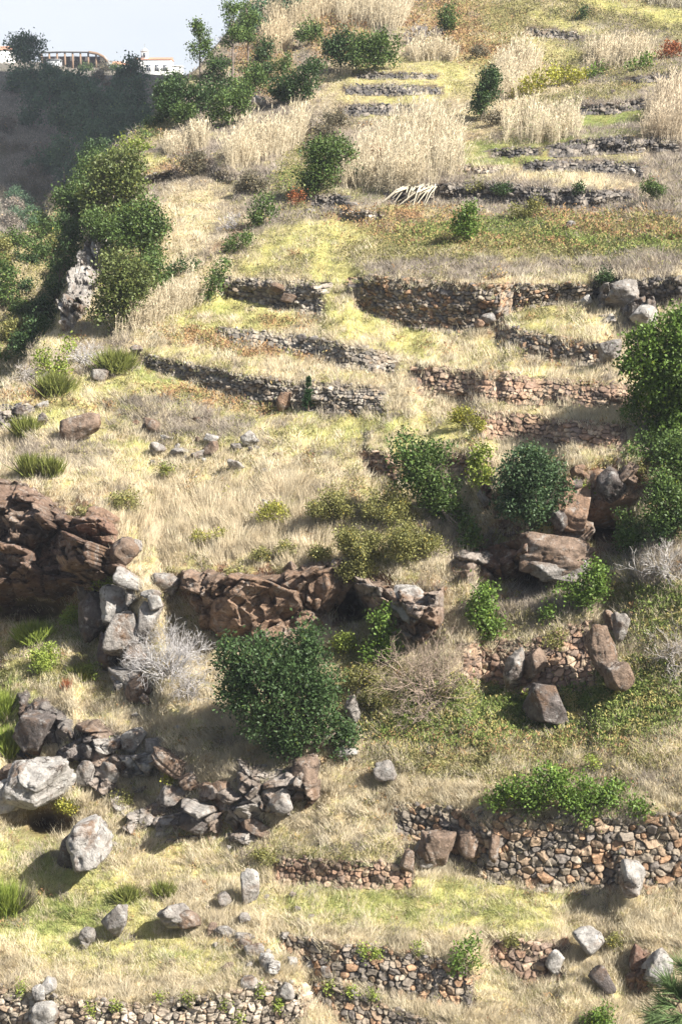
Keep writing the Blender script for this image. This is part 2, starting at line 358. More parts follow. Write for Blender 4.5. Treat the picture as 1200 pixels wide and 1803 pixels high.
# ------------------------------------------------------------------ ground cover map
CL = ['STRAW','LAWN','MAUVE','BRACK','COVER','SOIL','OLIVE','TALL','FRESH','FAR']
CI = {c: i for i, c in enumerate(CL)}
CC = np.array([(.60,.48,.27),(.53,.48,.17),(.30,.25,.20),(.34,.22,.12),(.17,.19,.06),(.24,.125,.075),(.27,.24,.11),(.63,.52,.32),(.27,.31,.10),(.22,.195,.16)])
GX0, GX1, GY0, GY1, GS = -320, 1520, -320, 2160, 4
PAINT = [
 ('OLIVE',600,450,900,40,0,.7),
 ('STRAW',780,160,230,110,0,.75),('MAUVE',690,210,110,50,-10,.7),
 ('BRACK',850,60,110,62,22,.95),('BRACK',760,40,60,40,0,.8),('BRACK',600,55,60,50,-30,.7),('BRACK',470,120,60,60,-50,.6),
 ('OLIVE',1050,55,230,75,8,.9),('MAUVE',1110,78,170,36,10,.7),('LAWN',1130,16,150,13,12,.95),('LAWN',985,40,75,12,12,.8),('LAWN',960,88,60,22,10,.6),
 ('LAWN',720,142,130,36,0,.6),('LAWN',800,130,110,40,0,.45),('LAWN',690,172,90,14,0,.85),('LAWN',690,205,70,10,0,.8),
 ('FRESH',1080,207,85,17,-6,.95),('FRESH',860,276,120,22,0,.9),('FRESH',930,252,120,9,-3,.7),('FRESH',1040,240,140,8,-3,.5),
 ('OLIVE',1040,165,120,18,-12,.8),('MAUVE',1000,195,60,16,-10,.7),('FRESH',1000,262,90,10,0,.5),
 ('STRAW',1010,312,190,16,3,.95),('MAUVE',1150,290,90,40,0,.9),('LAWN',1010,275,110,8,2,.6),
 ('BRACK',720,397,160,36,0,.85),('COVER',980,420,290,45,0,.9),('BRACK',1080,395,150,26,5,.55),('BRACK',900,435,140,18,5,.4),('OLIVE',800,452,250,20,0,.8),
 ('MAUVE',820,474,250,20,0,.9),('MAUVE',1130,466,130,24,0,.85),('LAWN',740,366,110,6,0,.5),('FRESH',640,335,60,18,0,.5),
 ('MAUVE',420,300,170,90,-20,.9),('STRAW',350,390,85,70,0,.85),('STRAW',330,445,70,40,0,.85),('OLIVE',540,310,60,80,30,.75),('COVER',490,330,60,28,-30,.6),('BRACK',300,290,60,20,-20,.6),('LAWN',258,278,28,14,0,.9),
 ('MAUVE',430,395,90,50,-40,.6),('SOIL',400,425,60,14,-40,.6),
 ('LAWN',560,425,120,36,0,.85),('LAWN',600,490,60,50,0,.9),('LAWN',470,455,70,20,-30,.85),('OLIVE',640,440,60,16,0,.7),
 ('LAWN',440,548,180,40,-6,.97),('FRESH',400,548,90,14,-5,.35),('LAWN',730,595,240,34,14,.97),('STRAW',930,635,180,18,12,.75),
 ('BRACK',430,607,150,19,8,.9),('BRACK',500,568,60,12,5,.5),('STRAW',600,660,150,18,8,.8),('LAWN',330,622,90,12,0,.5),
 ('LAWN',960,560,110,30,12,.75),('OLIVE',940,545,50,14,10,.6),
 ('STRAW',930,712,210,16,8,.98),('STRAW',990,788,160,20,6,.95),('STRAW',720,690,60,40,0,.8),
 ('LAWN',230,690,180,55,-10,.9),('FRESH',270,662,80,14,32,.6),('LAWN',640,748,240,36,5,.95),('LAWN',480,775,190,40,0,.6),('LAWN',110,735,150,30,0,.8),
 ('MAUVE',310,735,140,34,10,.8),('BRACK',370,705,130,18,10,.6),('BRACK',60,705,70,16,0,.6),('MAUVE',120,640,120,30,-20,.7),
 ('STRAW',350,835,340,48,0,.85),('LAWN',200,790,110,16,0,.7),('MAUVE',80,800,110,26,0,.7),
 ('TALL',420,920,280,75,0,.9),('STRAW',250,870,120,40,0,.6),('OLIVE',660,920,115,75,20,.8),('MAUVE',800,960,60,70,-30,.6),
 ('SOIL',70,960,150,115,0,.95),('SOIL',480,1050,200,58,8,.95),('SOIL',700,1060,90,62,0,.9),('SOIL',960,940,170,120,-20,.85),('SOIL',1080,850,70,50,0,.95),
 ('MAUVE',940,1075,120,48,0,.85),('OLIVE',960,1100,110,20,0,.5),
 ('OLIVE',275,200,40,60,30,.8),('COVER',1150,1070,80,75,0,.85),('MAUVE',1150,990,80,45,0,.85),('OLIVE',1080,1040,40,60,0,.7),
 ('COVER',900,1262,330,78,0,.95),('COVER',1130,1210,110,60,0,.8),('OLIVE',900,1345,300,34,0,.85),('BRACK',900,1310,260,30,0,.18),('MAUVE',1060,1370,140,20,0,.6),
 ('OLIVE',650,1180,65,90,0,.85),('LAWN',610,1140,40,50,0,.7),
 ('OLIVE',70,1130,130,80,0,.8),('LAWN',20,1140,60,60,0,.7),('FRESH',90,1110,80,34,0,.8),('FRESH',10,1250,60,70,0,.75),('LAWN',10,1320,60,40,0,.8),
 ('STRAW',210,1250,150,55,0,.85),('LAWN',120,1200,90,24,0,.5),
 ('STRAW',330,1360,150,70,0,.95),('STRAW',600,1430,160,100,0,.97),('MAUVE',240,1330,120,40,20,.5),
 ('LAWN',100,1590,230,95,18,.97),('FRESH',100,1612,110,32,-8,.8),('FRESH',60,1500,80,50,20,.5),('LAWN',380,1500,200,60,0,.55),('FRESH',380,1480,90,14,-20,.35),
 ('STRAW',260,1725,320,40,0,.8),('LAWN',280,1685,230,40,0,.6),('FRESH',320,1680,50,12,0,.5),
 ('LAWN',790,1600,370,55,2,.95),('FRESH',720,1598,230,24,0,.45),('STRAW',1120,1620,150,60,0,.85),('STRAW',850,1655,300,18,2,.7),
 ('STRAW',900,1745,360,75,0,.9),('LAWN',950,1735,160,36,10,.45),('OLIVE',600,1500,120,16,0,.7),('MAUVE',640,1535,110,14,0,.5),
]
gx = np.arange(GX0, GX1+1, GS); gy = np.arange(GY0, GY1+1, GS)
GXX, GYY = np.meshgrid(gx.astype(float), gy.astype(float))
WG = np.zeros(GXX.shape+(len(CL),), np.float32)
up = sstep(440, 400, GYY)
WG[..., CI['MAUVE']] = up; WG[..., CI['STRAW']] = 1-up
wx = GXX+18*fbm2(GXX/60, GYY/40, 21)+7*fbm2(GXX/14, GYY/10, 22); wy = GYY+11*fbm2(GXX/60, GYY/40, 23)+5*fbm2(GXX/14, GYY/10, 24)
for c, cx, cy, rx, ry, ro, st in PAINT:
    a = R(ro); dx, dy = wx-cx, wy-cy
    u = (dx*math.cos(a)+dy*math.sin(a))/rx; v = (-dx*math.sin(a)+dy*math.cos(a))/ry
    k = (st*sstep(1.2, 0.72, np.sqrt(u*u+v*v)))[..., None].astype(np.float32)
    WG *= 1-k; WG[..., CI[c]] += k[..., 0]
mm, mid_ = masks(GXX, GYY)
for c, sd_, th, st in (('OLIVE', 91, .66, .55), ('MAUVE', 92, .66, .6), ('LAWN', 93, .60, .6), ('STRAW', 94, .56, .6), ('SOIL', 95, .74, .55), ('BRACK', 96, .76, .5)):
    k = (st*sstep(th, th+.08, vn2(GXX/26, GYY/17, sd_)*.65+vn2(GXX/8, GYY/6, sd_+5)*.35))[..., None].astype(np.float32)
    k = k*(1-WG[..., CI['COVER']:CI['COVER']+1])*(.45+.55*sstep(430, 520, GYY)-.55*sstep(1480, 1560, GYY))[..., None].astype(np.float32); WG *= 1-k; WG[..., CI[c]] += k[..., 0]
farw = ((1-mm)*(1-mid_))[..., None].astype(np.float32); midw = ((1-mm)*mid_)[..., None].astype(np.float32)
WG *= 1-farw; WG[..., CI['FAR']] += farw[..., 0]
WG *= 1-midw*0.9; WG[..., CI['OLIVE']] += midw[..., 0]*0.5; WG[..., CI['STRAW']] += midw[..., 0]*0.4
# earth shows in the faces of the walls and banks
WF = np.zeros(GXX.shape); WT = np.zeros(GXX.shape)
for (X, T, B), k in STEPS[:len(WALLS)]:
    t = np.interp(GXX, X, T); b = np.interp(GXX, X, B)
    WF = np.maximum(WF, ((GXX > X[0]-6) & (GXX < X[-1]+6) & (GYY > t-1) & (GYY < b+1)).astype(float))
    WT = np.maximum(WT, ((GXX > X[0]-6) & (GXX < X[-1]+6) & (GYY > t-3) & (GYY < t+3+.3*(b-t)*vn2(GXX/14, GYY*0, 55))).astype(float))
def gidx(px, py):
    return (np.clip(((py-GY0)/GS).round().astype(int), 0, len(gy)-1), np.clip(((px-GX0)/GS).round().astype(int), 0, len(gx)-1))

# ------------------------------------------------------------------ ground sheet
def skyline(px):
    return np.interp(px, [-4000, -200, 0, 40, 110, 200, 262, 325, 345, 395, 430, 480, 560, 640, 5000],
                     [60, 85, 97, 106, 113, 119, 131, 134, 122, 62, 15, -60, -200, -320, -600])
cols = np.concatenate([np.arange(-3200, -200, 150), np.arange(-200, 1640, 4.0), np.arange(1640, 3300, 150)])
nr = 620
tt = np.linspace(0, 1, nr)
rows_lo = np.array([2120, 2200, 2400, 2700, 3200, 4000.])
sk = skyline(cols)
PYg = sk[None, :]+tt[:, None]*(2060-sk[None, :])
PYg = np.concatenate([PYg, np.repeat(rows_lo[:, None], len(cols), 1)], 0)
PXg = np.repeat(cols[None, :], len(PYg), 0)
WALLIN = np.zeros(PXg.shape)
for (X, T, B), k in STEPS[:len(WALLS)]:
    t = np.interp(PXg, X, T); b = np.interp(PXg, X, B)
    WALLIN = np.maximum(WALLIN, ((PXg > X[0]+4) & (PXg < X[-1]-4) & (PYg > t+5) & (PYg < b-2)).astype(float))
G = P(PXg, PYg, WALLIN*0.45)
back = []
for f, dz in ((1.06, 0.5), (1.3, -2), (2.2, -20), (5, -120)):
    b = G[0]*np.array([f, f, 1]); b[:, 2] = np.minimum(b[:, 2], 60+0.3*b[:, 2])+dz; back.insert(0, b)
Gall = np.concatenate([np.array(back), G], 0)
iy, ix = gidx(PXg, PYg)
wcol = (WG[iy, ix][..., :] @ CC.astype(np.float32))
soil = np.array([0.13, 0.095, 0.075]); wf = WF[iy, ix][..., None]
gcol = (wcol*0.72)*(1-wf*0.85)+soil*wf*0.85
for cx, cy, ex, ey, a_ in DENTS[:5]:  # shade of the cave hollows painted into the ground colour
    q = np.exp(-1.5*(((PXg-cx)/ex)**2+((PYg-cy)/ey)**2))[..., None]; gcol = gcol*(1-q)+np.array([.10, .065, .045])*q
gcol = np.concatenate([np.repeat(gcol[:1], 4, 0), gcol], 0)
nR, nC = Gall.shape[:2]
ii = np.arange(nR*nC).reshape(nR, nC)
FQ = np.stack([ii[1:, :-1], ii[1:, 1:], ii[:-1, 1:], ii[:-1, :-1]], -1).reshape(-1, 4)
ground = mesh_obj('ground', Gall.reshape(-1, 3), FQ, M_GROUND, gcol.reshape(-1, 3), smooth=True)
tag(ground, kind='structure')
# unseen hill added right of the frame, shaped to shade the far valley
rx, ry = np.meshgrid(np.linspace(0, 1, 60), np.linspace(0, 1, 40))
mxx = 75+rx*330; myy = 118+ry*300+rx*30
mzz = 350*sstep(0, 0.22, rx)*sstep(1.0, 0.6, rx)*sstep(0, 0.10, ry)*sstep(1, 0.78, ry)+14*fbm2(mxx/30, myy/30, 9)-12
ii = np.arange(60*40).reshape(40, 60)
mo = mesh_obj('added_shade_hill', np.stack([mxx, myy, mzz], -1).reshape(-1, 3), np.stack([ii[:-1, :-1], ii[:-1, 1:], ii[1:, 1:], ii[1:, :-1]], -1).reshape(-1, 4), M_GROUND,
              np.tile(np.array([[.20, .17, .09]]), (2400, 1)), smooth=True)
tag(mo, kind='structure')

# ------------------------------------------------------------------ dry-stone walls
PAL = {'grey': [(.20,.18,.16),(.15,.14,.13),(.26,.235,.205),(.23,.19,.15),(.32,.29,.25)],
       'mixed': [(.20,.175,.15),(.27,.205,.15),(.15,.135,.125),(.29,.19,.125),(.25,.215,.175)],
       'red': [(.27,.18,.13),(.22,.155,.12),(.30,.215,.155),(.19,.145,.12),(.34,.265,.20)],
       'pale': [(.36,.32,.27),(.42,.37,.31),(.28,.24,.20),(.32,.25,.19),(.22,.195,.17)],
       'dark': [(.13,.12,.115),(.10,.095,.095),(.18,.165,.15),(.23,.205,.18),(.085,.08,.08)]}
def stone_wall(tab, label, pal='grey', course=0.24, miss=0.05, out=0.10, rag=0.12):
    """dry-stone face: irregular stones fitted together, dark open joints, a ragged top course and loose stones on it"""
    X, T, B = _prof(tab)
    step = 1.25
    gxp = np.arange(X[0], X[-1]+step, step); t_ = np.interp(gxp, X, T); b_ = np.interp(gxp, X, B)
    tops = 3.2*fbm2(gxp/13, gxp*0, 61, 3)+2*fbm2(gxp/5, gxp*0, 62, 2); t_ = t_+tops*np.clip((b_-t_)/60, .3, 1)
    endf = np.maximum(sstep(X[0]+22, X[0], gxp), sstep(X[-1]-22, X[-1], gxp)); t_ = t_+(b_-t_)*0.4*endf*vn2(gxp/4, gxp*0, 66)
    nv = max(6, int(np.ceil(np.max(b_-t_)/step)))
    fr = np.linspace(-0.06, 1, nv)
    GX = np.repeat(gxp[None], nv, 0); GY = b_[None]+(t_-b_)[None]*fr[:, None]
    Cn = P(GX, GY).reshape(-1, 3); dmid = float(np.median(Cn[:, 1])); ppm = F/dmid
    s_len = np.concatenate([[0], np.cumsum(np.linalg.norm(np.diff(P(gxp, b_, fine=False), axis=0), axis=1))])
    Sx = np.repeat(s_len[None], nv, 0).ravel(); Hz = ((b_[None]-GY)/F*dmid).ravel()
    ch = max(course, 6.0/ppm)
    # stones: places, sizes
    Lx, Hm = s_len[-1], float(Hz.max())+ch
    pts, siz = [], []
    y = -ch*0.3
    while y < Hm:
        x = -ch*rng.uniform(0, 1); rowh = ch*rng.uniform(.7, 1.15)
        while x < Lx+ch:
            k = rng.choice([.55, .8, 1.0, 1.35, 1.9], p=[.22, .28, .26, .16, .08]); wd = ch*k*rng.uniform(1.0, 1.5)
            pts.append((x+wd/2, y+rowh*rng.uniform(.2, .8))); siz.append(k); x += wd
        y += rowh
    pts = np.array(pts); siz = np.array(siz); n = len(pts)
    asp = rng.uniform(.9, 1.9, n); ang = rng.normal(0, .35, n); ca, sa = np.cos(ang), np.sin(ang)
    wgt = np.power(siz, .8)
    wxn = Sx+ch*.16*fbm2(Sx/ch*1.3, Hz/ch*1.3, 41, 3); wzn = Hz+ch*.16*fbm2(Sx/ch*1.3, Hz/ch*1.3, 43, 3)
    N = len(Sx); idx = np.zeros(N, int); f12 = np.zeros(N); tl = np.zeros((N, 2))
    order = np.argsort(pts[:, 0]); pts, asp, ca, sa, wgt = pts[order], asp[order], ca[order], sa[order], wgt[order]
    for c0 in range(0, N, 4000):                               # vertices come row by row, so take the stones near each stretch
        c1 = min(N, c0+4000); x = wxn[c0:c1, None]; z = wzn[c0:c1, None]
        lo, hi = np.searchsorted(pts[:, 0], [x.min()-3*ch, x.max()+3*ch]); q = slice(lo, hi)
        dx = x-pts[None, q, 0]; dz = z-pts[None, q, 1]
        u = (dx*ca[q]+dz*sa[q])/asp[q]; v = -dx*sa[q]+dz*ca[q]
        d = np.power(np.abs(u)**2.6+np.abs(v)**2.6, 1/2.6)/wgt[q]
        two = np.argpartition(d, 1, axis=1)[:, :2]; dv = np.take_along_axis(d, two, 1)
        a = np.where(dv[:, 0] <= dv[:, 1], 0, 1); i0 = two[np.arange(c1-c0), a]
        idx[c0:c1] = i0+lo; f12[c0:c1] = np.abs(dv[:, 1]-dv[:, 0])/ch
        tl[c0:c1] = np.stack([dx[np.arange(c1-c0), i0], dz[np.arange(c1-c0), i0]], 1)
    off = rng.uniform(-.055, .075, n); tilt = rng.normal(0, .22, (n, 2))
    sc = min(dmid/60, 1.8)
    joint = sstep(0.02, 0.20, f12)
    disp = 0.10+off[idx]*sc+np.einsum('ij,ij->i', tilt[idx], tl)+0.018*sc*fbm2(Sx*7, Hz*7, 44, 3)-(1-joint)*0.12*sc
    A1 = P(gxp-7, np.interp(gxp-7, X, B), fine=False); A2 = P(gxp+7, np.interp(gxp+7, X, B), fine=False)
    tx = unit(A2-A1); nrm = unit(np.stack([tx[:, 1], -tx[:, 0], np.zeros(len(gxp))], 1)); nrm[nrm[:, 1] > 0] *= -1
    nr_ = np.repeat(nrm[None], nv, 0).reshape(-1, 3)
    rim = np.zeros((nv, len(gxp))); rim[-1] = 1; rim[:, 0] = 1; rim[:, -1] = 1
    disp = disp-rim.ravel()*0.55
    V = Cn+nr_*disp[:, None]
    pc = np.array(PAL[pal]); sc_ = pc[rng.integers(0, len(pc), n)]*rng.uniform(.78, 1.22, (n, 1))
    # colours drift along the wall
    drift = 1+0.22*fbm2(pts[:, 0]/2.2, pts[:, 1]/1.2, 47, 2); sc_ = sc_*drift[:, None]
    col = sc_[idx]*1.12*np.array([1.03, .99, .93])*(.62+.38*joint[:, None])
    ii = np.arange(nv*len(gxp)).reshape(nv, len(gxp))
    FQ = np.stack([ii[:-1, :-1], ii[:-1, 1:], ii[1:, 1:], ii[1:, :-1]], -1).reshape(-1, 4)
    # a few stones have fallen out
    gone = rng.random(n) < miss; fq_i = idx[FQ[:, 0]]
    FQ = FQ[~(gone[fq_i] & (fr[(FQ[:, 0]//len(gxp))] > .72))]
    FT = np.concatenate([FQ[:, [0, 1, 2]], FQ[:, [0, 2, 3]]])
    VV, FF, CCc = [V], [FT], [col]; nvv = len(V)
    # loose cap stones
    iv, if_ = ico(2); m = int(Lx/ch*.55)
    ks = rng.choice(len(gxp), m); base = V.reshape(nv, len(gxp), 3)[-2, ks]
    for j in range(m):
        u = iv; pl = rand_unit(8); h = rng.uniform(.55, .9, 8); dts = u @ pl.T
        r = np.min(np.where(dts > .1, h/np.maximum(dts, .1), 9), 1); r = np.minimum(r, 1.1)
        qv = u*r[:, None]*np.array([ch*rng.uniform(.35, .8), ch*.4, ch*rng.uniform(.25, .42)])
        a = rng.normal(0, .4); qv = np.stack([qv[:, 0]*math.cos(a)-qv[:, 2]*math.sin(a), qv[:, 1], qv[:, 0]*math.sin(a)+qv[:, 2]*math.cos(a)], 1)
        VV.append(qv+base[j]+np.array([0, .05, rng.uniform(-.05, .06)])); FF.append(if_+nvv); nvv += len(iv)
        CCc.append(np.repeat(pc[rng.integers(0, len(pc))][None]*rng.uniform(.9, 1.35), len(iv), 0))
    o = mesh_obj('dry_stone_wall', np.concatenate(VV), np.concatenate(FF), M_STONE, np.concatenate(CCc), loc=p1((X[0]+X[-1])/2, float(np.interp((X[0]+X[-1])/2, X, B))))
    tag(o, label, 'stone wall', 'dry stone terrace walls', 'thing')
WL = {
 'a': ('long rubble wall along the bottom edge of the picture, topped by pale boulders', 'pale'),
 'b': ('low sloping rubble wall at the very bottom, right of the grassy gap', 'mixed'),
 'c': ('brown stone wall running down to the round bush on its right end', 'mixed'),
 'd': ('short reddish wall between the round bush and the big white boulder', 'red'),
 'e': ('tall grey and rust wall with the long green bush on its top', 'mixed'),
 'f': ('low half buried wall below the straw slope left of the big wall', 'red'),
 'g': ('reddish brown wall behind the pair of split brown boulders', 'red'),
 'h': ('low brown wall with yellow bush at its left end', 'red'),
 'i': ('red brown wall running right into the shadow of the large tree', 'red'),
 'j': ('grey wall just above the strip of orange bracken', 'grey'),
 'k': ('long wall below the orange bracken with a young conifer before it', 'grey'),
 'l': ('square standing wall with two big brown boulders in its face', 'grey'),
 'm': ('tallest grey wall in the middle right with yellow lawn below it', 'mixed'),
 'n': ('dark wall above the big grey outcrop at the right edge', 'dark'),
 'o': ('small wall beneath the sloping lawn, ending at a grey boulder', 'mixed'),
 'p': ('long dark wall with leafy plants below the pale dry grass strip', 'dark'),
 'q': ('short dark wall crossing the fresh green terrace', 'dark'),
 'r': ('long dark wall under the reeds at the upper right', 'dark'),
 's': ('weedy dark wall directly above the pale dry grass strip', 'dark'),
 't': ('short dark wall above the bright green field between the reeds', 'dark'),
 'u': ('small dark wall near the right edge below the bracken', 'dark'),
 'v': ('grey wall of the square plot high on the hill', 'grey'),
 'w': ('middle of the three dark walls on the yellow terraces left of the lone tree', 'dark'),
 'x': ('lowest of the three dark walls on the yellow terraces left of the lone tree', 'dark'),
 'y': ('uppermost and thinnest of the three walls on the yellow terraces', 'dark'),
 'z': ('heaped dark stone wall beside the red bush', 'dark'),
 'aa': ('low pale wall above the red bracken patch', 'pale'),
 'ab': ('dark wall at the left of the upper dry slope by the ridge trees', 'dark'),
 'ac': ('dark rubble wall cut by the left edge of the picture', 'dark'),
 'ad': ('short red wall at the left of the leaning green tree', 'red'),
 'ae': ('overgrown red wall between the leaning tree and the round bluish tree', 'red'),
 'af': ('scattered pale stone edging at the foot of the fresh green terrace', 'pale'),
}
for k, (lab, pal) in WL.items():
    stone_wall(WALLS[k], lab, pal, course={'e': 0.25, 'a': 0.2}.get(k, 0.2), miss=0.22 if k in ('f', 'af', 'y') else 0.04)

# ------------------------------------------------------------------ rocks
TINT = {'grey': (.27,.245,.22,.8), 'pale': (.38,.355,.325,.9), 'brown': (.22,.16,.12,.5), 'red': (.265,.175,.12,.5), 'dark': (.135,.115,.105,.6), 'dkred': (.185,.115,.085,.45)}
def rock_body(cx, cy, wpx, hpx, tint, seed, sub, thick=0.8, roll=0.0, push=0.2, cuts=5):
    r = np.random.default_rng(seed)
    iv, if_ = ico(sub)
    d = d1(cx, cy+hpx*0.35); s = d/F
    W, Hh = wpx*s, hpx*s*1.02; T = thick*min(W, Hh)*1.0+0.15*max(W, Hh)
    pl = rand_unit(cuts, r); h = r.uniform(0.48, 0.84, cuts)
    ax = np.eye(3)+r.normal(0, 0.36, (3, 3)); ax = unit(np.concatenate([ax, -ax])); pl = np.concatenate([pl, ax]); h = np.concatenate([h, r.uniform(0.50, 0.72, 6)])
    dots = iv @ pl.T
    ds = np.where(dots > 0.08, h[None]/np.maximum(dots, 0.08), 9)
    rad = np.minimum(np.min(ds, 1), 1.35)
    crack = np.exp(-np.abs(fbm3(iv*1.7+seed*0.37, seed+9, 3))*26)
    rad = rad*(1+0.05*fbm3(iv*2.4+seed*1.7, seed, 4)+0.03*fbm3(iv*9+seed, seed+3, 3)-0.11*crack)
    for k in range(9):
        nk = unit(r.normal(0, 1, 3)); dk = iv @ nk; hk = rad[int(np.argmax(dk))]*r.uniform(.80, .95)
        rad = np.where(dk > .15, np.minimum(rad, hk/np.maximum(dk, .15)), rad)
    ch_ = np.floor((iv @ unit(r.normal(0, 1, 3)+np.array([0, 0, 1.5])))*4.5+seed)        # bedding steps
    rad = rad*(1+0.05*(_h(ch_.astype(np.int64)*7919+seed)-0.5)*2)
    q = iv*rad[:, None]
    q[:, 0] /= np.abs(q[:, 0]).max(); q[:, 2] /= np.abs(q[:, 2]).max(); q[:, 1] /= np.abs(q[:, 1]).max()
    q = q*np.array([W/2, T/2, Hh/2])
    a = R(roll); x, z = q[:, 0]*math.cos(a)+q[:, 2]*math.sin(a), -q[:, 0]*math.sin(a)+q[:, 2]*math.cos(a)
    q = np.stack([x, q[:, 1], z], 1)
    c = ray(np.array([cx]), np.array([cy]))[0]*(d-(push-0.17)*T)
    col = np.array(TINT[tint])*np.array([1, 1, 1, 1])
    colv = np.repeat(col[None], len(iv), 0)
    return q+c, if_, colv, c
_rs = [100]
def rock(label, bodies, name='boulder', group=None, cat=None):
    VV, FF, CCc, n = [], [], [], 0
    if name == 'rock_outcrop':
        fr_ = np.random.default_rng(_rs[0]*13); extra = []
        for b in bodies:
            if b[2]*b[3] < 1400: continue
            for _ in range(6):
                k = fr_.uniform(.22, .48); a = fr_.uniform(0, 6.28); q = fr_.uniform(.2, .42)
                extra.append((b[0]+b[2]*q*math.cos(a), b[1]+b[3]*q*math.sin(a), b[2]*k, b[3]*k*fr_.uniform(.7, 1.3), b[4] if fr_.random() < .7 else fr_.choice(['brown', 'dark', 'grey']),
                              dict(roll=fr_.uniform(-40, 40), push=fr_.uniform(.35, .75)*1.2*min(1.6, (1/k)*.5), cuts=7)))
        bodies = bodies+extra
    for b in bodies:
        cx, cy, wp, hp, tint = b[:5]; kw = b[5] if len(b) > 5 else {}
        _rs[0] += 1
        big = wp*hp > 1500
        if name == 'rock_outcrop' and wp*hp > 2400:
            wp *= 1.15; hp *= 1.12; kw = dict(kw); kw['push'] = kw.get('push', .2)-0.12; kw.setdefault('thick', .9)
        v, f, c, ctr = rock_body(cx, cy, wp, hp, tint, kw.pop('seed', _rs[0]), 5 if wp*hp > 4500 else 4, **kw)
        VV.append(v); FF.append(f+n); CCc.append(c); n += len(v)
    o = mesh_obj(name, np.concatenate(VV), np.concatenate(FF), M_ROCK, np.concatenate(CCc), loc=ctr)
    tag(o, label, cat or ('rock outcrop' if name == 'rock_outcrop' else 'boulder'), group, 'thing')
OUT = 'rock_outcrop'
def cells(x, z, size, r, aniso=1.0):
    """broken-rock cells: per point the cell number, the offset from its centre, and how far the nearest joint is"""
    nx = int((x.max()-x.min())/(size*aniso))+4; nz_ = int((z.max()-z.min())/size)+4
    jx = r.uniform(0.05, .95, (nx, nz_)); jz = r.uniform(0.05, .95, (nx, nz_))
    u = (x-x.min())/(size*aniso)+1; v = (z-z.min())/size+1
    iu = np.floor(u).astype(int); iv = np.floor(v).astype(int)
    b1 = np.full(len(x), 9.); b2 = np.full(len(x), 9.); bi = np.zeros(len(x), int); bx = np.zeros(len(x)); bz = np.zeros(len(x))
    for a in (-1, 0, 1):
        for c in (-1, 0, 1):
            p = np.clip(iu+a, 0, nx-1); q = np.clip(iv+c, 0, nz_-1)
            dx = u-(iu+a+jx[p, q]); dz = v-(iv+c+jz[p, q]); d = np.hypot(dx, dz)
            m = d < b1
            b2 = np.where(m, b1, np.minimum(b2, d)); bi = np.where(m, p*nz_+q, bi); bx = np.where(m, dx, bx); bz = np.where(m, dz, bz); b1 = np.where(m, d, b1)
    return bi, bx*size*aniso, bz*size, (b2-b1)*size, nx*nz_
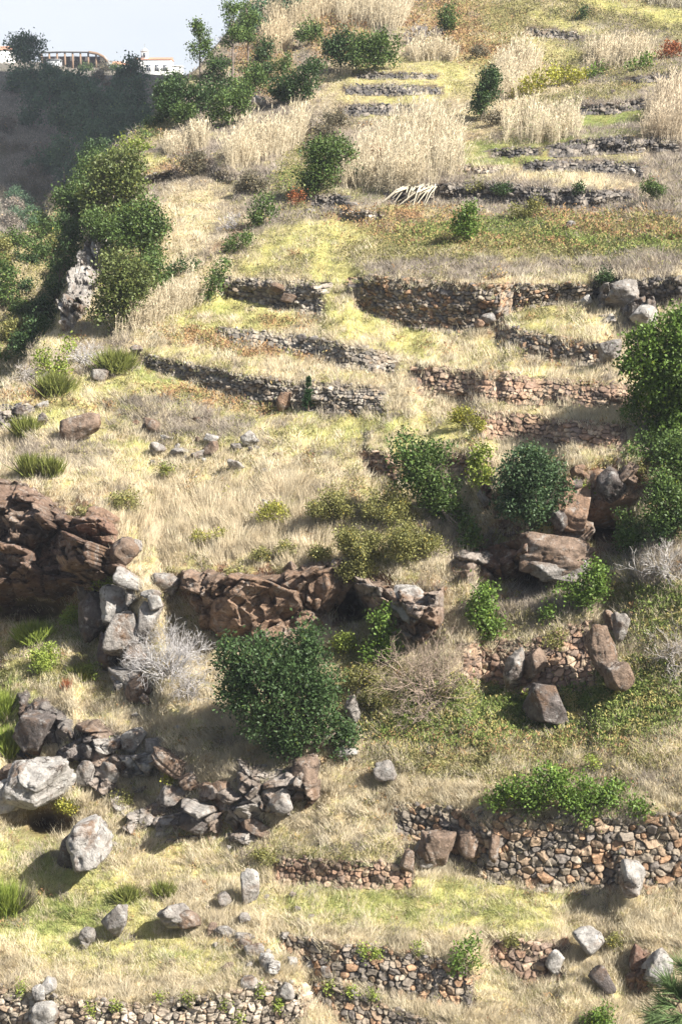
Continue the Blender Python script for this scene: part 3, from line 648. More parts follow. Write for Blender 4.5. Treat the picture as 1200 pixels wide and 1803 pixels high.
def rock_face(label, tab, tint, tint2='brown', amp=1.0, dip=0.35, cover=0.0, seed=1, over=0.0, size=1.7):
    """a fractured face of bedrock standing out of the slope, from a list of (px, top row, foot row)"""
    r = np.random.default_rng(seed*97+5)
    X, T, B = _prof(tab); st = 1.5
    gxp = np.arange(X[0], X[-1]+st, st); t = np.interp(gxp, X, T)+7*fbm2(gxp/17, gxp*0, seed, 3); b = np.interp(gxp, X, B)+6*fbm2(gxp/15, gxp*0, seed+3, 3)
    nv = int(max(8, np.max(b-t)/st)); fr = np.linspace(0, 1, nv)
    GX = np.repeat(gxp[None], nv, 0); GY = b[None]+(t-b)[None]*fr[:, None]
    C = P(GX, GY).reshape(-1, 3); dm = float(np.median(C[:, 1])); s = dm/F
    x = GX.ravel()*s; z = -GY.ravel()*s
    a = dip; xr, zr = x*math.cos(a)+z*math.sin(a), -x*math.sin(a)+z*math.cos(a)
    xr = xr+.09*fbm2(x*1.3, z*1.3, seed+7, 3); zr = zr+.09*fbm2(x*1.3, z*1.3, seed+8, 3)
    disp = np.zeros(len(x)); joint = np.ones(len(x))
    for k, (sz, am, tl) in enumerate(((size, .42, .36), (size*.4, .19, .42), (size*.16, .07, .5))):
        i, lx, lz, f, n = cells(xr, zr, sz, r, 1.5)
        o = r.normal(0, 1, n).clip(-1.6, 1.6)*am; ti = r.normal(0, tl, (n, 2)); ti[:, 1] += .22
        disp += o[i]+ti[i, 0]*lx+ti[i, 1]*lz
        if k < 2:
            g = np.exp(-f/(.05 if k == 0 else .03)); disp -= g*(.30 if k == 0 else .12); joint = joint*(1-.65*g)
        if k == 0: ci, cn = i, n
        if k == 1: ci2, cn2 = i, n
    disp = disp*amp*min(1.5, s/.019)+.06*fbm2(x*5, z*5, seed+9, 4)
    u = (GX.ravel()-X[0])/(X[-1]-X[0]); v = np.repeat(fr[:, None], len(gxp), 1).ravel()
    nz_e = .16*fbm2(x*.9, z*.9, seed+17, 3)
    env = np.minimum(np.minimum(sstep(0, .16, u+nz_e*.5), sstep(1, .84, u-nz_e*.5)), np.minimum(sstep(-.05, .12, v+nz_e*.5), sstep(1.05, .74, v+nz_e)))*np.minimum(np.minimum(sstep(0, .03, u), sstep(1, .97, u)), np.minimum(sstep(0, .03, v), sstep(1, .97, v)))
    disp = disp+over*sstep(.12, .55, v)-cover+.55*fbm2(x*.55, z*.55, seed+11, 3)+.30
    disp = disp*env-(1-env)*.9
    nrm = unit(np.array([-.10, -1, .30]))
    V = C+nrm[None]*disp[:, None]+np.array([1, 0, 0])*(.10*fbm2(x*1.5, z*1.5, seed+13, 3)*env)[:, None]
    t1, t2 = np.array(TINT[tint]), np.array(TINT[tint2])
    mixc = np.clip(r.random(cn)[ci]*.5+r.random(cn2)[ci2]*.5+.5*fbm2(x*.5, z*.5, seed+15, 2), 0, 1)[:, None]
    col = t1*(1-mixc)+t2*mixc; col[:, :3] *= (.75+.5*r.random(cn2))[ci2][:, None]*(.6+.4*joint[:, None])
    ii = np.arange(nv*len(gxp)).reshape(nv, len(gxp))
    FQ = np.stack([ii[:-1, :-1], ii[:-1, 1:], ii[1:, 1:], ii[1:, :-1]], -1).reshape(-1, 4)
    o = mesh_obj('rock_outcrop', V, FQ, M_ROCK, col, loc=C.mean(0)); tag(o, label, 'rock outcrop', None, 'thing'); return o
rock_face('dark red cliff at the left edge with an overhang and a black cave below', [(-110,835,1075),(0,838,1078),(60,845,1074),(110,862,1062),(160,885,1055),(200,905,1045),(240,945,1040)], 'dkred', 'brown', 1.25, .25, 0, 3, over=.9, size=1.5)
rock_face('wide orange brown rock face directly above the big dark green tree', [(285,1000,1080),(330,992,1105),(400,990,1128),(480,985,1138),(550,975,1135),(600,975,1105),(624,990,1082)], 'red', 'brown', .8, .55, -.18, 5, over=.45, size=2.0)
rock_face('white stained rock right of the black cave, above the brown bare bush', [(618,1005,1045),(650,1008,1085),(690,1020,1130),(730,1028,1140),(765,1030,1118),(792,1020,1080)], 'red', 'pale', 1.1, -.2, -.1, 6, over=.7, size=1.2)
rock_face('shaded brown rock face under the leaning tree, left of the overhanging boulder', [(828,860,960),(850,850,1010),(885,870,1032),(915,890,1030),(945,910,985)], 'brown', 'dkred', 1.0, .3, .05, 7, over=.3)
rock('rusty rock mass below the small wall with cut orange face', [(1052,878,124,116,'red',dict(roll=-20,cuts=8,push=.75)),(1004,912,86,84,'red',dict(roll=-10,push=.6)),(1085,850,70,90,'brown',dict(roll=-30)),(1025,850,80,70,'red',dict(push=.1))], OUT)
rock_face('dark furrowed cliff left of the dry grass knoll', [(14,1225,1335),(45,1205,1350),(90,1225,1352),(130,1255,1345),(165,1275,1340),(195,1290,1330)], 'grey', 'dark', .8, 1.0, -.1, 9, over=.4, size=1.6)
rock_face('pale dusty outcrop above the row of grey boulders', [(160,1285,1350),(200,1275,1372),(240,1285,1375),(275,1300,1372),(300,1322,1360)], 'pale', 'grey', .9, .3, .05, 10, over=.2, size=1.1)
rock_face('brown bedrock steps in the middle of the lower left rocks', [(205,1370,1410),(230,1352,1470),(262,1365,1488),(300,1400,1478),(345,1405,1475),(385,1418,1468),(410,1430,1455)], 'pale', 'brown', .75, .35, -.02, 11, over=.25, size=1.7)
rock_face('half buried grey brown bedrock running through the lower left rocks down to the straw slope', [(110,1255,1330),(170,1250,1400),(240,1270,1480),(310,1310,1495),(390,1350,1490),(450,1385,1490),(500,1400,1470)], 'brown', 'pale', .85, .45, .30, 21, over=.15, size=1.8)
rock_face('low brown rock showing through the dry grass left of the round bluish tree', [(770,985,1035),(800,960,1060),(845,950,1050),(880,955,1040)], 'brown', 'grey', .8, .3, .1, 22, over=.2, size=1.4)
rock_face('ragged brown rocks in the shade under the big dark green tree', [(400,1335,1375),(430,1330,1400),(470,1340,1435),(510,1345,1440),(550,1325,1425),(580,1322,1385)], 'grey', 'brown', .75, .6, -.02, 12, over=.3, size=1.7)
rock_face('long slanting grey cliff between the ridge trees and the shaded shrubs', [(100,560,588),(112,520,590),(130,480,585),(150,430,560),(172,395,510),(192,390,450),(205,395,430)], 'pale', 'grey', 1.2, 1.05, -.2, 13, over=.4, size=1.3)
rock_face('grey outcrop with two big boulders at the foot of the dark right wall', [(1040,510,555),(1065,498,572),(1095,496,580),(1130,505,585),(1165,530,580)], 'grey', 'dark', 1.2, .2, 0, 14, over=.4, size=1.3)
rock_face('brown rock face under the weeds right of the white boulder', [(1085,1645,1740),(1115,1640,1760),(1150,1645,1765),(1180,1660,1750)], 'red', 'dkred', .9, .2, .05, 16, over=.3, size=1.2)

rock('orange boulder resting on the left cliff edge', [(178,912,70,40,'red',dict(roll=25,push=.4))])
rock('large pale grey block standing left of the dead grey bush', [(205,1066,62,76,'pale',dict(push=.75)),(226,1118,78,92,'grey',dict(roll=20,push=.6))])
rock('dark lichen spotted rock in shade under the pale grey block', [(166,1090,62,96,'dark',dict(push=.55))])
rock('brown block jutting over the black cave from the left', [(588,1040,70,80,'red',dict(roll=8,push=.6))])
rock('brown block jutting over the black cave from the right', [(660,1030,76,46,'brown',dict(push=.6))])
rock('white topped rock right of the black cave', [(722,1060,70,70,'pale',dict(push=.5,roll=12))])
rock('brown boulder under the left part of the rusty rock mass', [(1008,935,74,50,'brown',dict(roll=-10,push=.4))])
rock('dark furrowed block at the left end of the cliff by the knoll', [(62,1285,76,96,'dark',dict(roll=12,push=.4))])
rock('layered dark ledge right of the brown bedrock steps', [(345,1445,100,44,'dark',dict(roll=-2,push=.5))])
rock('brown hollowed rock under the right side of the big dark green tree', [(540,1358,64,66,'brown',dict(push=.5))])
rock('right one of the two big grey boulders by the large right tree', [(1130,555,58,58,'pale',dict(push=.6))])
rock('left one of the two big grey boulders by the large right tree', [(1095,520,60,56,'grey',dict(push=.5))])
rock('tall brown slab at the right end of the reddish wall', [(1062,1150,54,120,'brown',dict(roll=-14,push=.45,cuts=8))])
rock('blunt brown nose of the slab at the right end of the reddish wall', [(1086,1192,56,66,'brown',dict(roll=-16,push=.6))])
rock('blocky grey rock wall under the stacked pale slabs', [(160,1045,50,70,'dark',dict(push=.4)),(185,1150,60,80,'dark',dict(push=.35)),(240,1160,60,70,'grey',dict(push=.35)),(262,1090,56,70,'grey',dict(push=.3))])
rock('grey boulder between the furrowed cliff and the knoll', [(178,1322,56,52,'grey',dict(push=.5))])
rock('pale grey boulder above the long dark edged slab', [(238,1300,64,50,'pale',dict(push=.35,roll=15))])
rock('low grey rock under the long dark edged slab', [(300,1400,60,44,'grey',dict(push=.45,roll=20))])
rock('brown rock at the foot of the straw slope above the layered ledge', [(390,1390,56,40,'brown',dict(push=.35,roll=30))])
rock('angular rock between the low grey ledge and the hollowed rock', [(492,1415,48,56,'grey',dict(push=.5,roll=30))])

# left cliff with its cave
rock('rounded brown boulder perched above the pale stacked slabs', [(215,972,66,56,'brown',dict(roll=-8)),(232,962,40,34,'grey')])
rock('tilted grey lichen slab leaning right of the stacked pale slabs', [(282,1022,66,46,'grey',dict(roll=34)),(295,1030,46,48,'grey',dict(roll=30))])
rock('upper pale wedge of the stacked slabs, sloping down to the right', [(231,1020,66,36,'pale',dict(roll=28,push=.9))], group='stacked pale slabs')
rock('small pale slab lodged in the middle of the stacked slabs', [(234,1052,30,34,'pale',dict(roll=35,push=1.0))], group='stacked pale slabs')
rock('flat pale slab at the right of the stacked slabs', [(268,1046,44,22,'pale',dict(roll=10,push=1.0))], group='stacked pale slabs')
rock('small pale block under the flat slab of the stack', [(274,1060,30,30,'pale',dict(push=.9))], group='stacked pale slabs')
rock('brown and grey rock below the dead grey bush with a dark right side', [(228,1195,70,60,'grey',dict(roll=-10)),(245,1215,50,50,'brown')], OUT)
# red outcrop in the middle
rock('orange rock block with a crumbled hole left of the black cave', [(570,1030,86,84,'red',dict(roll=8,push=.35)),(590,1010,50,50,'brown',dict(push=.35)),(515,1000,34,30,'brown')], OUT)
# right outcrop
rock('big overhanging brown boulder left of the yellow green bush', [(978,980,124,80,'brown',dict(push=.45)),(985,1005,104,52,'grey',dict(roll=-6,push=.5)),(950,985,70,44,'grey',dict(push=.5)),(990,955,90,50,'brown')], OUT)
rock('small grey boulder in the gap above the shaded brown face', [(855,880,34,40,'grey')])
rock('left one of the two split brown boulders before the reddish wall', [(908,1172,44,92,'grey',dict(roll=6,push=.4,thick=1.1))], group='split brown boulders')
rock('right one of the two split brown boulders, with a rusty face', [(945,1165,52,66,'brown',dict(push=.45))], group='split brown boulders')
rock('fallen dark block with white scratches below the split boulders', [(962,1240,90,78,'dark',dict(roll=22,push=.5,thick=.9)),(940,1213,70,30,'brown',dict(roll=-12,push=.5))])
rock('grey boulder standing above the tall brown slab', [(1090,1103,40,60,'grey',dict(roll=-12,push=.4)),(1072,1095,26,50,'brown',dict(roll=-20))])
# lower left rocks
rock('great pale overhanging boulder above the dark hollow at the left edge', [(62,1382,146,96,'pale',dict(push=.6,thick=.95)),(50,1360,130,50,'brown',dict(push=.5)),(20,1400,70,60,'pale',dict(push=.75))])
rock('squarish grey boulder right of the great pale overhanging one', [(153,1362,46,54,'grey',dict(push=.5))])
rock('rounded grey boulder in the middle of the row behind the grass knoll', [(192,1360,40,50,'grey',dict(push=.5))])
rock('long dark edged slab slanting down to the right under the straw slope', [(300,1345,120,44,'brown',dict(roll=36,push=.45)),(275,1318,60,50,'grey',dict(roll=36)),(335,1372,40,40,'brown',dict(roll=36))])
rock('low grey ledge with a ragged dark underside in the straw grass', [(440,1440,100,30,'grey',dict(roll=30,push=.6)),(455,1458,66,26,'brown',dict(roll=28,push=.55)),(415,1425,50,24,'grey',dict(push=.5))])
rock('tall pale boulder with dark left side standing in the lawn below the hollow', [(155,1492,86,112,'pale',dict(roll=10,push=.5,thick=1.0)),(125,1490,46,90,'dark',dict(roll=10))])
rock('small pale rock showing right of the big dark green tree', [(622,1250,36,56,'grey',dict(roll=-15))])
rock('low pale rock at the lower right foot of the big dark green tree', [(606,1325,50,26,'pale',dict(roll=-20,push=.4))])
rock('rounded grey boulder alone below the green slope', [(680,1360,50,42,'grey',dict(push=.5))])
rock('large brown boulder built into the left of the tall wall', [(765,1495,80,76,'brown',dict(push=.35)),(745,1510,50,50,'grey')])
rock('smooth brown stone left of the large boulder in the wall', [(715,1515,36,50,'brown',dict(push=.4,roll=20))])
rock('brown stone between the large boulder and the tall wall', [(822,1485,42,50,'brown',dict(push=.45))])
rock('narrow upright stone at the left start of the tall wall', [(868,1490,28,60,'brown',dict(push=.5))])
rock('pale grey boulder leaning against the foot of the tall wall', [(1109,1550,58,74,'pale',dict(push=.6,roll=8,thick=1.0))])
rock('big white boulder at the end of the short reddish wall', [(1035,1652,66,58,'pale',dict(push=.55))])
rock('white and rust boulder at the lower end of the short reddish wall', [(974,1692,36,48,'pale',dict(push=.5,roll=20))])
rock('pale boulder half hidden by the pine needles', [(1155,1700,60,80,'pale',dict(push=.45,roll=18)),(1120,1690,40,60,'dkred',dict(push=.2))])
rock('flat dark rock lying in straw grass below the big white boulder', [(1058,1720,46,56,'dark',dict(roll=-24,push=.3))])
rock('egg shaped pale slab lying on the lawn', [(441,1560,42,74,'pale',dict(push=.35,thick=.5,roll=6))])
rock('small grey slab left of the egg shaped one', [(395,1582,28,36,'grey',dict(push=.4))])
rock('large angular grey boulder on the lower lawn', [(206,1622,60,72,'grey',dict(push=.55,roll=12))])
rock('small grey block leaning beside the large angular boulder', [(155,1647,34,38,'grey',dict(push=.5,roll=25)),(148,1660,24,24,'grey')])
rock('wide brown grey boulder with a hole below, right of the angular one', [(315,1610,80,62,'grey',dict(push=.55)),(330,1620,52,46,'brown',dict(push=.6))])
rock('small boulder at the head of the stone path', [(430,1617,26,24,'grey',dict(push=.5))])
for lab, l in (('ragged stone edge at the top of the stone path', [(395,1640,50,24,'grey'),(375,1635,24,24,'brown'),(430,1650,40,20,'pale')]),
               ('curved pale stones in the middle of the stone path', [(448,1672,40,30,'pale'),(470,1690,34,40,'pale',),(430,1662,30,24,'grey')]),
               ('white stones where the path meets the bottom wall', [(440,1730,40,30,'pale'),(478,1705,34,30,'pale'),(505,1745,30,40,'pale')]),
               ('loose pale stones beside the path in the gap of the walls', [(515,1695,22,30,'pale'),(550,1700,40,20,'pale'),(572,1712,22,30,'grey'),(500,1648,26,20,'grey')])):
    for q in l: rock(lab, [q], 'boulder', lab.replace('ragged stone edge', 'stones'))
rock('leaning white boulder on top of the left end of the bottom wall', [(88,1733,36,26,'pale',dict(roll=-30,push=.6))])
rock('big pale grey boulder set in the bottom wall under the leaning one', [(68,1748,28,34,'pale',dict(push=.6)),(78,1785,56,50,'pale',dict(push=.5))])
rock('red stone on the lawn above the bottom wall', [(402,1702,26,14,'brown')])
# mid slope
rock('large flat red brown boulder on the left slope below the grass shoulder', [(142,755,82,50,'brown',dict(push=.45,roll=-18))])
rock('round dark boulder beside the broom bush on the left shoulder', [(177,658,36,26,'grey',dict(push=.6))])
rock('grey boulder at the left end of the wall below the bracken', [(240,616,26,22,'grey',dict(push=.6))])
rock('stacked pair of grey boulders in the mid slope lawn', [(372,773,28,20,'pale',dict(push=.7)),(374,788,40,26,'brown',dict(push=.6))])
rock('pale slab leaning in the grass right of the stacked pair', [(438,773,36,30,'pale',dict(roll=30,push=.4))])
rock('brown split rock in the dry weeds left of the stacked pair', [(268,750,34,30,'brown',dict(push=.4)),(258,752,18,22,'dark')])
for q in [(293,771,26,12,'pale'),(277,790,34,26,'grey'),(318,795,40,24,'grey'),(350,800,30,18,'grey')]: rock('pale stones scattered left of the stacked pair', [q], 'boulder', 'pale stones scattered left of the stacked pair')
rock('flat white stone in dry grass below the pale slab', [(414,818,34,22,'pale',dict(push=.3))])
rock('small grey stone near the pale slab', [(416,787,22,16,'grey')])
for q in [(75,713,34,12,'pale',dict(roll=-12)),(35,722,26,26,'dark'),(74,738,20,26,'grey')]: rock('flat grey stones at the left edge by the rubble wall', [q], 'boulder', 'flat grey stones at the left edge by the rubble wall')
rock('small white rock behind a yellow bush in the tall straw', [(467,886,18,14,'pale',dict(push=.8))])
rock('pale squarish stone in the slope left of the grey outcrop', [(1030,529,22,20,'pale',dict(push=.6))])
rock('grey boulder at the right end of the small wall beside the large tree', [(1072,620,46,48,'grey',dict(push=.4))])
rock('rusty boulder at the foot of the tallest grey wall', [(845,571,22,20,'red',dict(push=.7)),(862,558,34,24,'grey',dict(push=.5))])
rock('upper brown boulder in the face of the square standing wall', [(490,507,32,20,'brown',dict(push=.8))])
rock('lower brown boulder in the face of the square standing wall', [(507,526,34,18,'brown',dict(push=.8,roll=8))])
rock('red slab in the wall left of the young conifer', [(498,707,30,34,'red',dict(push=.6))])
rock('grey boulder resting on the wall above the bracken strip', [(530,595,22,18,'dark',dict(push=.9)),(553,597,20,14,'grey',dict(push=.9))])
rock('grey pointed rock at the top of the tall reed slope by the trees', [(460,180,22,24,'pale',dict(push=.5)),(447,178,12,18,'grey')])
for q in [(620,360,24,8,'pale'),(590,368,16,7,'pale'),(545,372,22,10,'grey')]: rock('pale stones beside the wall heap near the red bush', [q], 'boulder', 'pale stones beside the wall heap near the red bush')
rock('small grey rock in the mixed bracken below the long dark wall', [(1005,393,18,12,'pale'),(1000,398,14,10,'dark')])
rock('pale stone at the right end of the weedy dark wall', [(1112,303,14,14,'pale',dict(push=.7))])
rock('dark stone on the grassy terrace by the reeds', [(1078,161,12,8,'dark')])

# ------------------------------------------------------------------ leafy plants
LEAFC = {'dark': [(.045,.082,.028),(.070,.118,.038)], 'blue': [(.052,.092,.040),(.075,.12,.048)], 'mid': [(.075,.125,.033),(.115,.17,.045)], 'ridge': [(.10,.135,.04),(.155,.175,.055)],
         'bright': [(.10,.17,.03),(.14,.21,.04)], 'yellow': [(.24,.25,.045),(.32,.30,.06)], 'olive': [(.18,.185,.06),(.25,.235,.08)],
         'lime': [(.20,.26,.05),(.26,.31,.06)], 'pine': [(.075,.135,.08),(.12,.20,.105)], 'broom': [(.16,.19,.045),(.21,.22,.06)], 'rust': [(.28,.09,.04),(.34,.14,.06)],
         'gold': [(.42,.38,.06),(.30,.33,.06)], 'heath': [(.20,.17,.12),(.16,.15,.09)], 'twig': [(.34,.30,.25),(.26,.22,.18)]}
def leaf_cloud(lobes, n, leaf, kind, seed, needle=False, gap=0.32, clump=11, squash=1.0):
    """lobes: list of (centre, radius) in metres. Returns V, F, C"""
    r = np.random.default_rng(seed)
    if len(lobes) and lobes[0][1] > leaf*2.2:
        sub = []
        for c, q in lobes:
            k = 13
            for u in rand_unit(k, r): sub.append((np.asarray(c)+u*q*r.uniform(.45, .82)*np.array([1, 1, squash]), q*r.uniform(.34, .55)))
        lobes = sub
    rad = np.array([l[1] for l in lobes]); cen = np.array([l[0] for l in lobes])
    nc = max(6, n//clump)
    li = r.choice(len(lobes), nc, p=rad**2/np.sum(rad**2))
    u = rand_unit(nc, r); u[:, 2] = u[:, 2]*0.9+0.12
    rr = rad[li]*(0.45+0.58*np.sqrt(r.random(nc)))*(1+0.28*fbm3(u*2.3+li[:, None]*3.1, seed, 2))
    cc = cen[li]+u*rr[:, None]*np.array([1, 1, squash])
    keep = vn3(cc/max(0.35, np.median(rad)*0.42)+seed, seed+5) > gap
    cc, u, li = cc[keep], u[keep], li[keep]; nc = len(cc)
    k = clump
    c = np.repeat(cc, k, 0)+r.normal(0, leaf*1.25, (nc*k, 3))
    o = np.repeat(u, k, 0)
    ax = unit(o*0.7+np.array([0, -.1, 0.3])+rand_unit(nc*k, r)*0.8)
    nn = unit(o*0.5+np.array([0, 0, 0.6])+rand_unit(nc*k, r)*0.9)
    bx = unit(np.cross(ax, nn))
    L = leaf*r.uniform(0.7, 1.35, nc*k)[:, None]; wd = L*(0.13 if needle else 0.62)
    p0 = c-ax*L*0.5; p2 = c+ax*L*0.5; m = c+nn*L*0.06
    V = np.stack([p0, m+bx*wd*0.5, p2, m-bx*wd*0.5], 1).reshape(-1, 3)
    Fq = np.arange(len(c)*4).reshape(-1, 4)
    pal = np.array(LEAFC[kind])
    t = np.repeat(r.random(nc), k)[:, None]*0.6+r.random((nc*k, 1))*0.4
    col = (pal[0]*(1-t)+pal[1]*t)*np.repeat(r.uniform(0.66, 1.3, (nc, 1)), k, 0)*r.uniform(0.85, 1.15, (nc*k, 1))
    # a few yellowing leaves
    yl = r.random(nc*k) < 0.03
    col[yl] = col[yl]*np.array([1.9, 1.5, 1.0])
    return V, Fq, np.repeat(col, 4, 0)
def limbs(base, tips, r0, seed, wob=0.12):
    r = np.random.default_rng(seed); seg = []
    base = np.asarray(base, float); tips = np.asarray(tips, float)
    ln = np.linalg.norm(tips-base, axis=1, keepdims=True); tips = base+(tips-base)*np.minimum(1, (np.median(ln)*1.25)/np.maximum(ln, 1e-6))
    top = tips.mean(0); fork = base+(top-base)*0.42
    pts = [base+(fork-base)*t+r.normal(0, wob*r0*2, 3)*(0 < t < 1) for t in np.linspace(0, 1, 4)]
    for i in range(3): seg.append((*pts[i], r0*(1-0.14*i), *pts[i+1], r0*(1-0.14*(i+1))))
    for t in tips:
        m = pts[-1]+(t-pts[-1])*0.5+r.normal(0, 0.12, 3)*np.linalg.norm(t-pts[-1])
        seg.append((*pts[-1], r0*0.55, *m, r0*0.36)); seg.append((*m, r0*0.36, *t, r0*0.12))
        for _ in range(3):
            e = t+rand_unit(1, r)[0]*np.linalg.norm(t-pts[-1])*0.35; seg.append((*m, r0*0.22, *e, r0*0.05))
    return np.array(seg)
_ps = [500]
def plant(name, label, cat, lobes, kind='mid', base=None, leaf=6.0, dens=1.0, group=None, needle=False, parts=True, gap=0.32, squash=1.0, trunk_r=None, bark=(.17,.14,.11), lift=0.45, crown='crown', trunk='trunk', depth_at=None):
    _ps[0] += 1; seed = _ps[0]
    if base is None:
        lw = max(lobes, key=lambda l: l[1]+l[2]); base = (lw[0], lw[1]+lw[2]*0.85)
    D0 = depth_at or d1(*base); s = D0/F
    B = Pd(np.array([base[0]]), np.array([base[1]]), np.array([D0]))[0]
    L3 = []
    for lx, ly, lr in lobes:
        dl = max(min(D0, d1(lx, ly)), D0-4-.03*D0) if depth_at is None else D0
        dl = dl-lift*lr*s
        L3.append((Pd(np.array([lx]), np.array([ly]), np.array([dl]))[0], lr*dl/F))
    area = sum(l[2]**2 for l in lobes)*math.pi
    n = int(np.clip(dens*3.4*area/(leaf*leaf*0.31), 160, 30000))
    V, Fq, C = leaf_cloud(L3, n, leaf*s, kind, seed, needle, gap, squash=squash)
    if not parts:
        o = mesh_obj(name, V, Fq, M_NEEDLE if needle else M_LEAF, C, loc=B); tag(o, label, cat, group); return o
    root = empty(name, B, label, cat, group)
    mesh_obj(crown, V-B, Fq, M_NEEDLE if needle else M_LEAF, C, parent=root)
    rr = trunk_r or 0.05*np.sqrt(area/math.pi)*s*1.5
    base_in = B-np.array([0, 0, 0.15])
    sg = limbs(base_in, [l[0] for l in L3], rr, seed)
    v, f = tubes(sg, 6)
    mesh_obj(trunk, v-B, f, M_BARK, np.tile(np.array([bark]), (len(v), 1)), parent=root, smooth=True)
    return root
# --- the larger trees
plant('evergreen_tree', 'big dense dark green round tree beside the large leafless grey bush', 'tree',
      [(470,1175,70),(520,1150,62),(430,1185,52),(560,1190,55),(500,1230,85),(560,1250,66),(440,1245,58),(590,1290,42),(500,1290,50),(540,1120,34),(410,1150,34),(615,1300,22)], 'dark', base=(520,1335), leaf=6.2, dens=1.5, gap=.26, lift=.55)
plant('leaning_tree', 'glossy green tree leaning down the slope below the mid lawn', 'tree',
      [(712,795,30),(745,810,36),(775,795,24),(740,840,40),(775,850,34),(780,885,34),(805,905,28),(820,935,20),(762,880,28),(825,955,18),(710,770,14)], 'mid', base=(775,905), leaf=6.0, dens=1.2, gap=.3)
plant('round_tree', 'round bluish green tree on the rocks right of the leaning tree', 'tree',
      [(930,830,44),(960,825,36),(900,850,32),(975,860,36),(930,875,46),(895,895,26),(950,905,30),(925,800,18)], 'blue', base=(930,930), leaf=5.8, dens=1.3, gap=.28)
plant('shrub', 'lime green bush clinging to the right side of the round bluish tree', 'shrub', [(1015,868,20),(1003,880,14)], 'lime', leaf=5.5)
plant('broadleaf_tree', 'large yellow green tree cut by the right edge beside the terraces', 'tree',
      [(1170,610,52),(1135,635,44),(1200,570,40),(1160,680,48),(1195,660,60),(1240,640,80),(1185,730,46),(1130,605,26),(1240,740,60),(1110,640,18)], 'bright', base=(1190,760), leaf=6.8, dens=1.25, gap=.3, lift=.55)
plant('small_tree', 'thin open tree with a grey stem in front of the large right tree', 'tree', [(1125,715,22),(1150,712,18),(1105,735,14),(1140,740,18),(1120,700,16),(1160,735,14)], 'mid', base=(1128,775), leaf=5.2, gap=.4, bark=(.30,.27,.24))
plant('shrub', 'green bush at the foot of the thin open tree', 'shrub', [(1130,785,26),(1165,790,28),(1195,780,26),(1110,795,18)], 'mid', leaf=5.5, gap=.36)
plant('evergreen_tree', 'bright green tree on the right edge above the bare branches', 'tree', [(1165,870,34),(1150,900,30),(1185,905,34),(1160,850,22),(1200,880,26)], 'mid', base=(1170,945), leaf=5.6, dens=1.2)
plant('shrub', 'glossy bush in shadow left of the bright green tree on the right edge', 'shrub', [(1110,930,30),(1100,955,20),(1130,950,24),(1095,905,12)], 'mid', leaf=5.4)
plant('broadleaf_tree', 'mid green tree in the belt between the large right tree and the bright one', 'tree', [(1175,800,28),(1195,820,32),(1205,850,26),(1185,780,26)], 'mid', base=(1180,865), leaf=5.8, dens=1.2)
plant('shrub', 'dark bush at the right edge below the bright green tree', 'shrub', [(1180,935,22),(1200,920,22),(1160,945,18)], 'dark', leaf=5.4)
plant('shrub', 'yellowing bush with dead stems beside the rusty rock mass', 'shrub', [(1118,822,18),(1135,832,15)], 'olive', leaf=4.5, gap=.4)
plant('shrub', 'yellow bush under the green bush near the right edge', 'shrub', [(1182,820,16),(1195,835,12)], 'yellow', leaf=4.5)
plant('shrub', 'leafy bush between the leaning tree and the round bluish tree', 'shrub', [(845,800,20),(840,828,26),(855,845,20)], 'lime', base=(845,862), leaf=5.2, gap=.4)
plant('shrub', 'upright glossy bush in the middle of the slope above the bare brown bush', 'shrub', [(850,1060,26),(848,1090,32),(855,1040,18),(862,1105,22)], 'bright', leaf=5.8, dens=1.2)
plant('shrub', 'glossy bush growing before the black cave', 'shrub', [(668,1090,20),(678,1115,22),(662,1140,26),(688,1150,18),(672,1070,12)], 'bright', leaf=5.8)
plant('shrub', 'yellow green bush under the overhanging boulder', 'shrub', [(1045,1012,26),(1030,1040,28),(1000,1045,22),(1055,1035,16)], 'bright', leaf=5.4, dens=1.2)
plant('shrub', 'small bright bush above the reddish wall', 'shrub', [(970,1080,18)], 'bright', leaf=5.4)
plant('shrub', 'olive bush on the top of the reddish wall', 'shrub', [(975,1120,20)], 'olive', leaf=4.2)
plant('bush', 'long grey green bush lying along the top of the tall wall', 'bush', [(895,1398,28),(930,1392,34),(965,1385,36),(1000,1390,38),(1040,1400,36),(1080,1408,32),(1120,1418,22),(865,1410,14),(1155,1425,14),(1040,1435,20),(945,1415,20)], 'bright', base=(1000,1420), leaf=6.0, dens=1.2, trunk_r=.03)
plant('bush', 'round leafy bush growing on the end of the brown wall', 'bush', [(822,1672,24),(815,1690,24),(835,1690,18),(805,1700,14)], 'bright', base=(820,1712), leaf=5.5)
plant('shrub', 'low leafy bush at the bottom edge right of the middle', 'shrub', [(1065,1790,26),(1045,1800,18)], 'bright', leaf=5.5)
plant('lone_tree', 'lone dark leaning oval tree among the reeds high on the right', 'tree', [(862,135,19),(858,155,22),(848,175,22),(840,190,16),(865,150,16),(868,128,12)], 'dark', base=(846,212), leaf=4.2, dens=1.2, gap=.3)
plant('bush', 'round bush in the bracken below the long dark wall', 'bush', [(822,370,15),(818,395,20),(828,408,16),(812,405,14)], 'bright', base=(822,422), leaf=4.6, dens=1.2)
plant('bush', 'wide rounded bush left of the fallen canes', 'bush', [(560,275,28),(590,265,26),(548,300,26),(575,305,28),(545,325,18),(610,265,14)], 'mid', base=(560,338), leaf=4.6, dens=1.2)
plant('shrub', 'loose bush on the bank left of the red bush', 'shrub', [(468,355,18),(455,375,18),(475,375,14),(450,390,10)], 'mid', leaf=4.4)
plant('shrub', 'small bush on the slope above the square wall', 'shrub', [(430,425,16),(410,430,16)], 'mid', leaf=4.2)
plant('red_bush', 'small dark red bush beside the heaped wall', 'bush', [(522,350,11),(530,345,8),(515,358,8)], 'rust', leaf=3.6)
